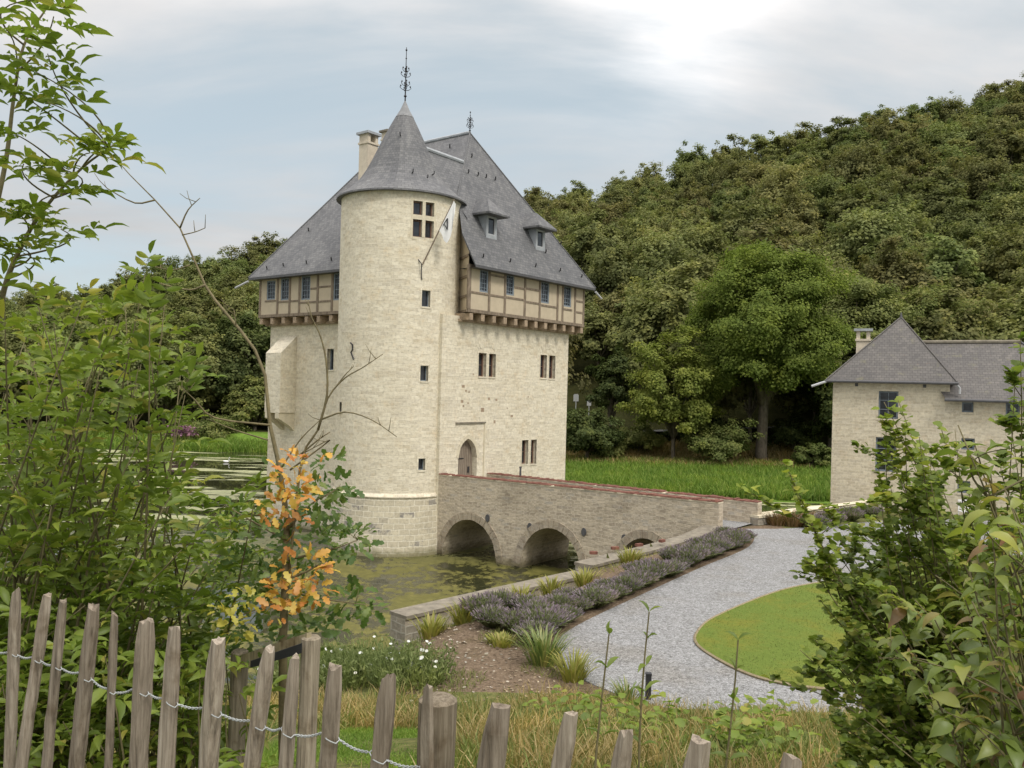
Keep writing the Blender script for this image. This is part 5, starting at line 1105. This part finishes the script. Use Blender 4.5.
oak_leaves('green_leaves',[(318,500,26,22,85),(335,488,22,12,37),(350,540,26,16,61),(320,545,25,28,76),(300,540,28,36,76),(262,550,28,36,93),(235,530,28,28,76),(350,600,26,14,57),(300,620,34,20,85),(255,640,28,18,68),(370,610,14,8,15),(330,462,16,8,17),(238,580,28,28,76),(275,585,22,28,61),(270,480,12,16,17),(320,635,24,14,27)],'oakgreen',.05,.18,.17)

# ---------------------------------------------------------------- elder on the left
def inpoly(px,py_,poly):
    c=False; j=len(poly)-1
    for i in range(len(poly)):
        if (poly[i][1]>py_)!=(poly[j][1]>py_) and px<(poly[j][0]-poly[i][0])*(py_-poly[i][1])/(poly[j][1]-poly[i][1]+1e-12)+poly[i][0]: c=not c
        j=i
    return c
def compound(tips,L,mat,nlf=5,seed=0):
    """tips: list of (pos, dir) of leaf stalks; returns leaflets soup"""
    r=np.random.default_rng(seed); pos=[];dr=[];nr=[];LL=[]
    for (c,d,s) in tips:
        d=norm(np.asarray(d,float)); side=norm(np.cross(d,[0,0,1])+1e-6); nrm_=norm(np.cross(side,d)+r.normal(0,.25,3)); rl=L*s*1.9
        for k,(q,sg) in enumerate(((.35,1),(.35,-1),(.7,1),(.7,-1),(1,0))):
            b=c+d*rl*q+np.array([0,0,-.04*q*q]); dd=d*(.55 if sg else 1)+side*sg*.9+np.array([0,0,-.12+r.normal()*.12])+r.normal(0,.08,3)
            pos.append(b);dr.append(dd);nr.append(nrm_+r.normal(0,.25,3));LL.append(L*s*r.uniform(.8,1.2)*(1.15 if not sg else 1))
    LL=np.array(LL); return soup(np.array(pos),np.array(dr),np.array(nr),LL,LL*.36,T_LEAF,True)
def stem_curve(base,tip,sag=.0,n=8,seed=0):
    r=np.random.default_rng(seed); base=np.array(base);tip=np.array(tip); mid=(base+tip)/2+np.array([r.normal()*.08,r.normal()*.08,.12+sag]); out=[]
    for t in np.linspace(0,1,n): out.append((1-t)**2*base+2*t*(1-t)*mid+t*t*tip)
    return out
MS=[[D(*q,3.25) for q in pl] for pl in ([(-25,460),(-8,360),(4,290),(22,245),(45,208),(82,168),(118,142)],[(-25,460),(-20,330),(-8,230),(6,160),(14,95),(24,45),(48,6)])]
MSP=[(np.array(a)*(1-t)+np.array(b)*t) for pl in MS for a,b in zip(pl[:-1],pl[1:]) for t in (0,.25,.5,.75)]
elder=thing('elder_shrub',(-2.4,4.2,float(height(-2.4,4.2))),'large leafy green elder shrub filling the left side behind the fence','shrub')
ebase=np.array(elder.location); m_=MB(); tips=[]
EP=[(-40,300),(25,285),(70,300),(110,295),(150,285),(155,320),(180,345),(195,385),(175,420),(185,470),(215,500),(255,490),(262,520),(240,560),(225,620),(235,680),(230,790),(-40,790)]
cand=[]
while len(cand)<150:
    px,py_=rng.uniform(-40,262),rng.uniform(285,760)
    if inpoly(px,py_,EP): cand.append((px,py_,3.1+rng.uniform(0,1)**1.3*2.3))
spec=[(58,10,2.9),(36,-6,3.0),(40,42,2.9),(26,62,2.9),(38,96,2.9),(6,128,2.9),(112,142,3.1),(92,150,3.1),(60,165,3.1),(78,190,3.1),(20,160,3.0),(66,226,3.1),(34,215,3.1),(8,205,3.0),(25,250,3.1),(0,240,3.0),(145,275,3.3),(165,300,3.3),(120,310,3.3),(150,355,3.3),(190,375,3.5),(185,395,3.4),(160,390,3.4),(140,440,3.3),(230,500,3.4),(255,498,3.4),(200,520,3.3),(5,20,2.8),(10,85,2.85)]
for k,(px,py_,dep) in enumerate(cand+spec):
    tip=D(px,py_,dep); hi=k>=len(cand) and py_<270
    b=ebase+np.array([rng.uniform(-.9,.9),rng.uniform(-.5,.6),0]) if not hi else D(-12+rng.uniform(-22,22),440,3.7)
    if hi:
        b=min(MSP,key=lambda q:np.linalg.norm(q-tip)+(9 if q[2]>tip[2]-.06 else 0)); tip=b+(tip-b)*.9
    if tip[2]<6.6: b=np.array([tip[0]-.1,tip[1]+.1,float(height(tip[0],tip[1]))])
    cv=stem_curve(b,tip,-.1 if hi else .0,9,k); m_.tube(cv,np.linspace(.004 if hi else .011,.0018,9),6)
    d=norm(cv[-1]-cv[-3]); r=np.random.default_rng(900+k)
    nn_=(6 if hi else 14)
    for q in range(nn_):
        t=1-(.06 if hi else .045)*q-.02*r.uniform(); j=t*8; i0=min(int(j),7); c=cv[i0]+(cv[i0+1]-cv[i0])*(j-i0); g=q*2.4+k
        sd=np.array([math.cos(g),math.sin(g)*.8,.28+.25*r.normal()]); tips.append((c,sd+d*.55,r.uniform(.75,1.15)*(.85 if hi else 1)))
    tips.append((cv[-1],d+[0,0,.2],.9))
for pl in MS: m_.tube(cat(pl,4),np.linspace(.014,.003,len(cat(pl,4))),7)
V,F=compound(tips,.074,None,5,3); npmesh('leaves',V,F,[MT['elder']],elder,off=wpos(elder),smooth=True); m_.build('stems',MT['stem'],elder,smooth=True)
print('elder leaflets',len(tips)*5)
# low undergrowth behind the fence, so the bank does not show bare
ug=thing('bramble',(-2.0,3.4,float(height(-2.0,3.4))),'low tangled bramble undergrowth right behind the fence stakes at left','shrub'); tips=[]; m_=MB()
for k in range(150):
    px,py_=rng.uniform(-20,262),rng.uniform(640,790); dep=rng.uniform(2.95,3.9)+(.0 if px<200 else .3); c=D(px,py_,dep); g=rng.uniform(0,6.28); tips.append((c,(math.cos(g),math.sin(g)-.3,.3+rng.normal()*.3),rng.uniform(.7,1.1)))
    if k%3==0: m_.tube(stem_curve((c[0]+.1,c[1]+.1,float(height(c[0],c[1]))),c,0,6,k),[.006,.005,.005,.004,.003,.002],5)
V,F=compound(tips,.085,None,5,9); npmesh('leaves',V,F,[MT['elder']],ug,off=wpos(ug)); m_.build('stems',MT['stem'],ug)

# ---------------------------------------------------------------- shrubs on the right
def simple_shrub(root,targets,bfun,L,asp,tpl,mat,nper,along,seed,rstem=.009,stemmat='stem',droop=0.0):
    m_=MB(); pos=[];dr=[];nr=[];LL=[]; r=np.random.default_rng(seed)
    for k,(px,py_,dep) in enumerate(targets):
        tip=D(px,py_,dep); cv=stem_curve(bfun(tip,r),tip,0,10,seed+k); m_.tube(cv,np.linspace(rstem,.0018,10),5); d=norm(cv[-1]-cv[-3])
        tw=[cv]
        for s in range(3):   # side twigs
            j=r.integers(4,9); c=cv[j]; e=c+np.array([r.normal()*.16,r.normal()*.14,.08+abs(r.normal())*.1]); t2=stem_curve(c,e,-.08,10,seed+k*7+s); m_.tube(t2,np.linspace(.003,.0012,10),4); tw.append(t2)
        for ti,c_ in enumerate(tw):
            for q in range(nper if ti==0 else nper//2+2):
                t=1-along*r.uniform()**1.2 if ti==0 else r.uniform(.2,1); j=t*9; i0=min(int(j),8); c=c_[i0]+(c_[i0+1]-c_[i0])*(j-i0); g=q*2.4+k
                pos.append(c+r.normal(0,.012,3)); dr.append(np.array([math.cos(g),math.sin(g),.15-droop+r.normal()*.3])+d*.4); nr.append((r.normal()*.35,r.normal()*.35-.15,1)); LL.append(L*r.uniform(.6,1.25))
    LL=np.array(LL); V,F=soup(np.array(pos),np.array(dr),np.array(nr),LL,LL*asp,tpl,True); npmesh('leaves',V,F,[MT[mat]],root,off=wpos(root),smooth=True); m_.build('stems',MT[stemmat],root,smooth=True); return len(pos)
maple=thing('field_maple',(2.9,4.8,float(height(2.9,4.8))),'leafy field maple shrub with small lobed leaves at right before the house','shrub'); mb_=np.array(maple.location)
MP=[(835,530),(870,500),(875,440),(890,405),(930,440),(960,450),(1000,480),(1060,470),(1060,800),(860,800),(835,735),(830,700),(860,690),(840,620),(835,590),(812,560)]
tg=[]
while len(tg)<185:
    px,py_=rng.uniform(800,1060),rng.uniform(400,790)
    if inpoly(px,py_,MP): tg.append((px,py_,4.0+rng.uniform(0,1)*1.6))
tg+=[(787,468,4.2),(792,485,4.2),(797,500,4.3),(808,520,4.3),(884,402,4.4),(898,400,4.4),(886,425,4.4),(905,430,4.4),(940,425,4.4),(955,430,4.4),(930,460,4.4),(815,548,4.3),(806,560,4.3),(820,600,4.3),(815,640,4.2),(800,650,4.1),(812,670,4.1),(826,690,4.1),(830,720,4.1),(845,740,4.1),(830,655,4.2),(1015,380,4.0),(1022,400,4.0),(1010,420,4.0),(1020,330,3.8)]
print('maple',simple_shrub(maple,tg,lambda tip,r:mb_+np.array([r.normal()*.3,r.normal()*.3,0]) if tip[2]>6.2 else np.array([tip[0]+.2,tip[1]+.2,float(height(tip[0],tip[1]))]),.044,.95,T_ROUND,'maple',62,.55,50))
dog=thing('dogwood_shrub',(1.75,2.5,float(height(1.75,2.5))),'dogwood shrub with large drooping green and reddish leaves at the right edge','shrub'); db_=np.array(dog.location)
DP=[(960,640),(965,560),(985,500),(1050,470),(1060,800),(940,800),(950,700)]; tg=[]
while len(tg)<26:
    px,py_=rng.uniform(880,1060),rng.uniform(470,790)
    if inpoly(px,py_,DP): tg.append((px,py_,2.0+rng.uniform(0,1)*.9))
tg+=[(958,425,2.2),(975,445,2.2),(990,470,2.2),(1005,490,2.1),(885,600,2.7),(915,600,2.6),(935,620,2.4),(965,600,2.3)]
print('dogwood',simple_shrub(dog,tg,lambda tip,r:db_+np.array([r.normal()*.15,r.normal()*.15,0]),.068,.48,T_DROOP,'dogwood',13,.42,77,.006,'stem',.5))
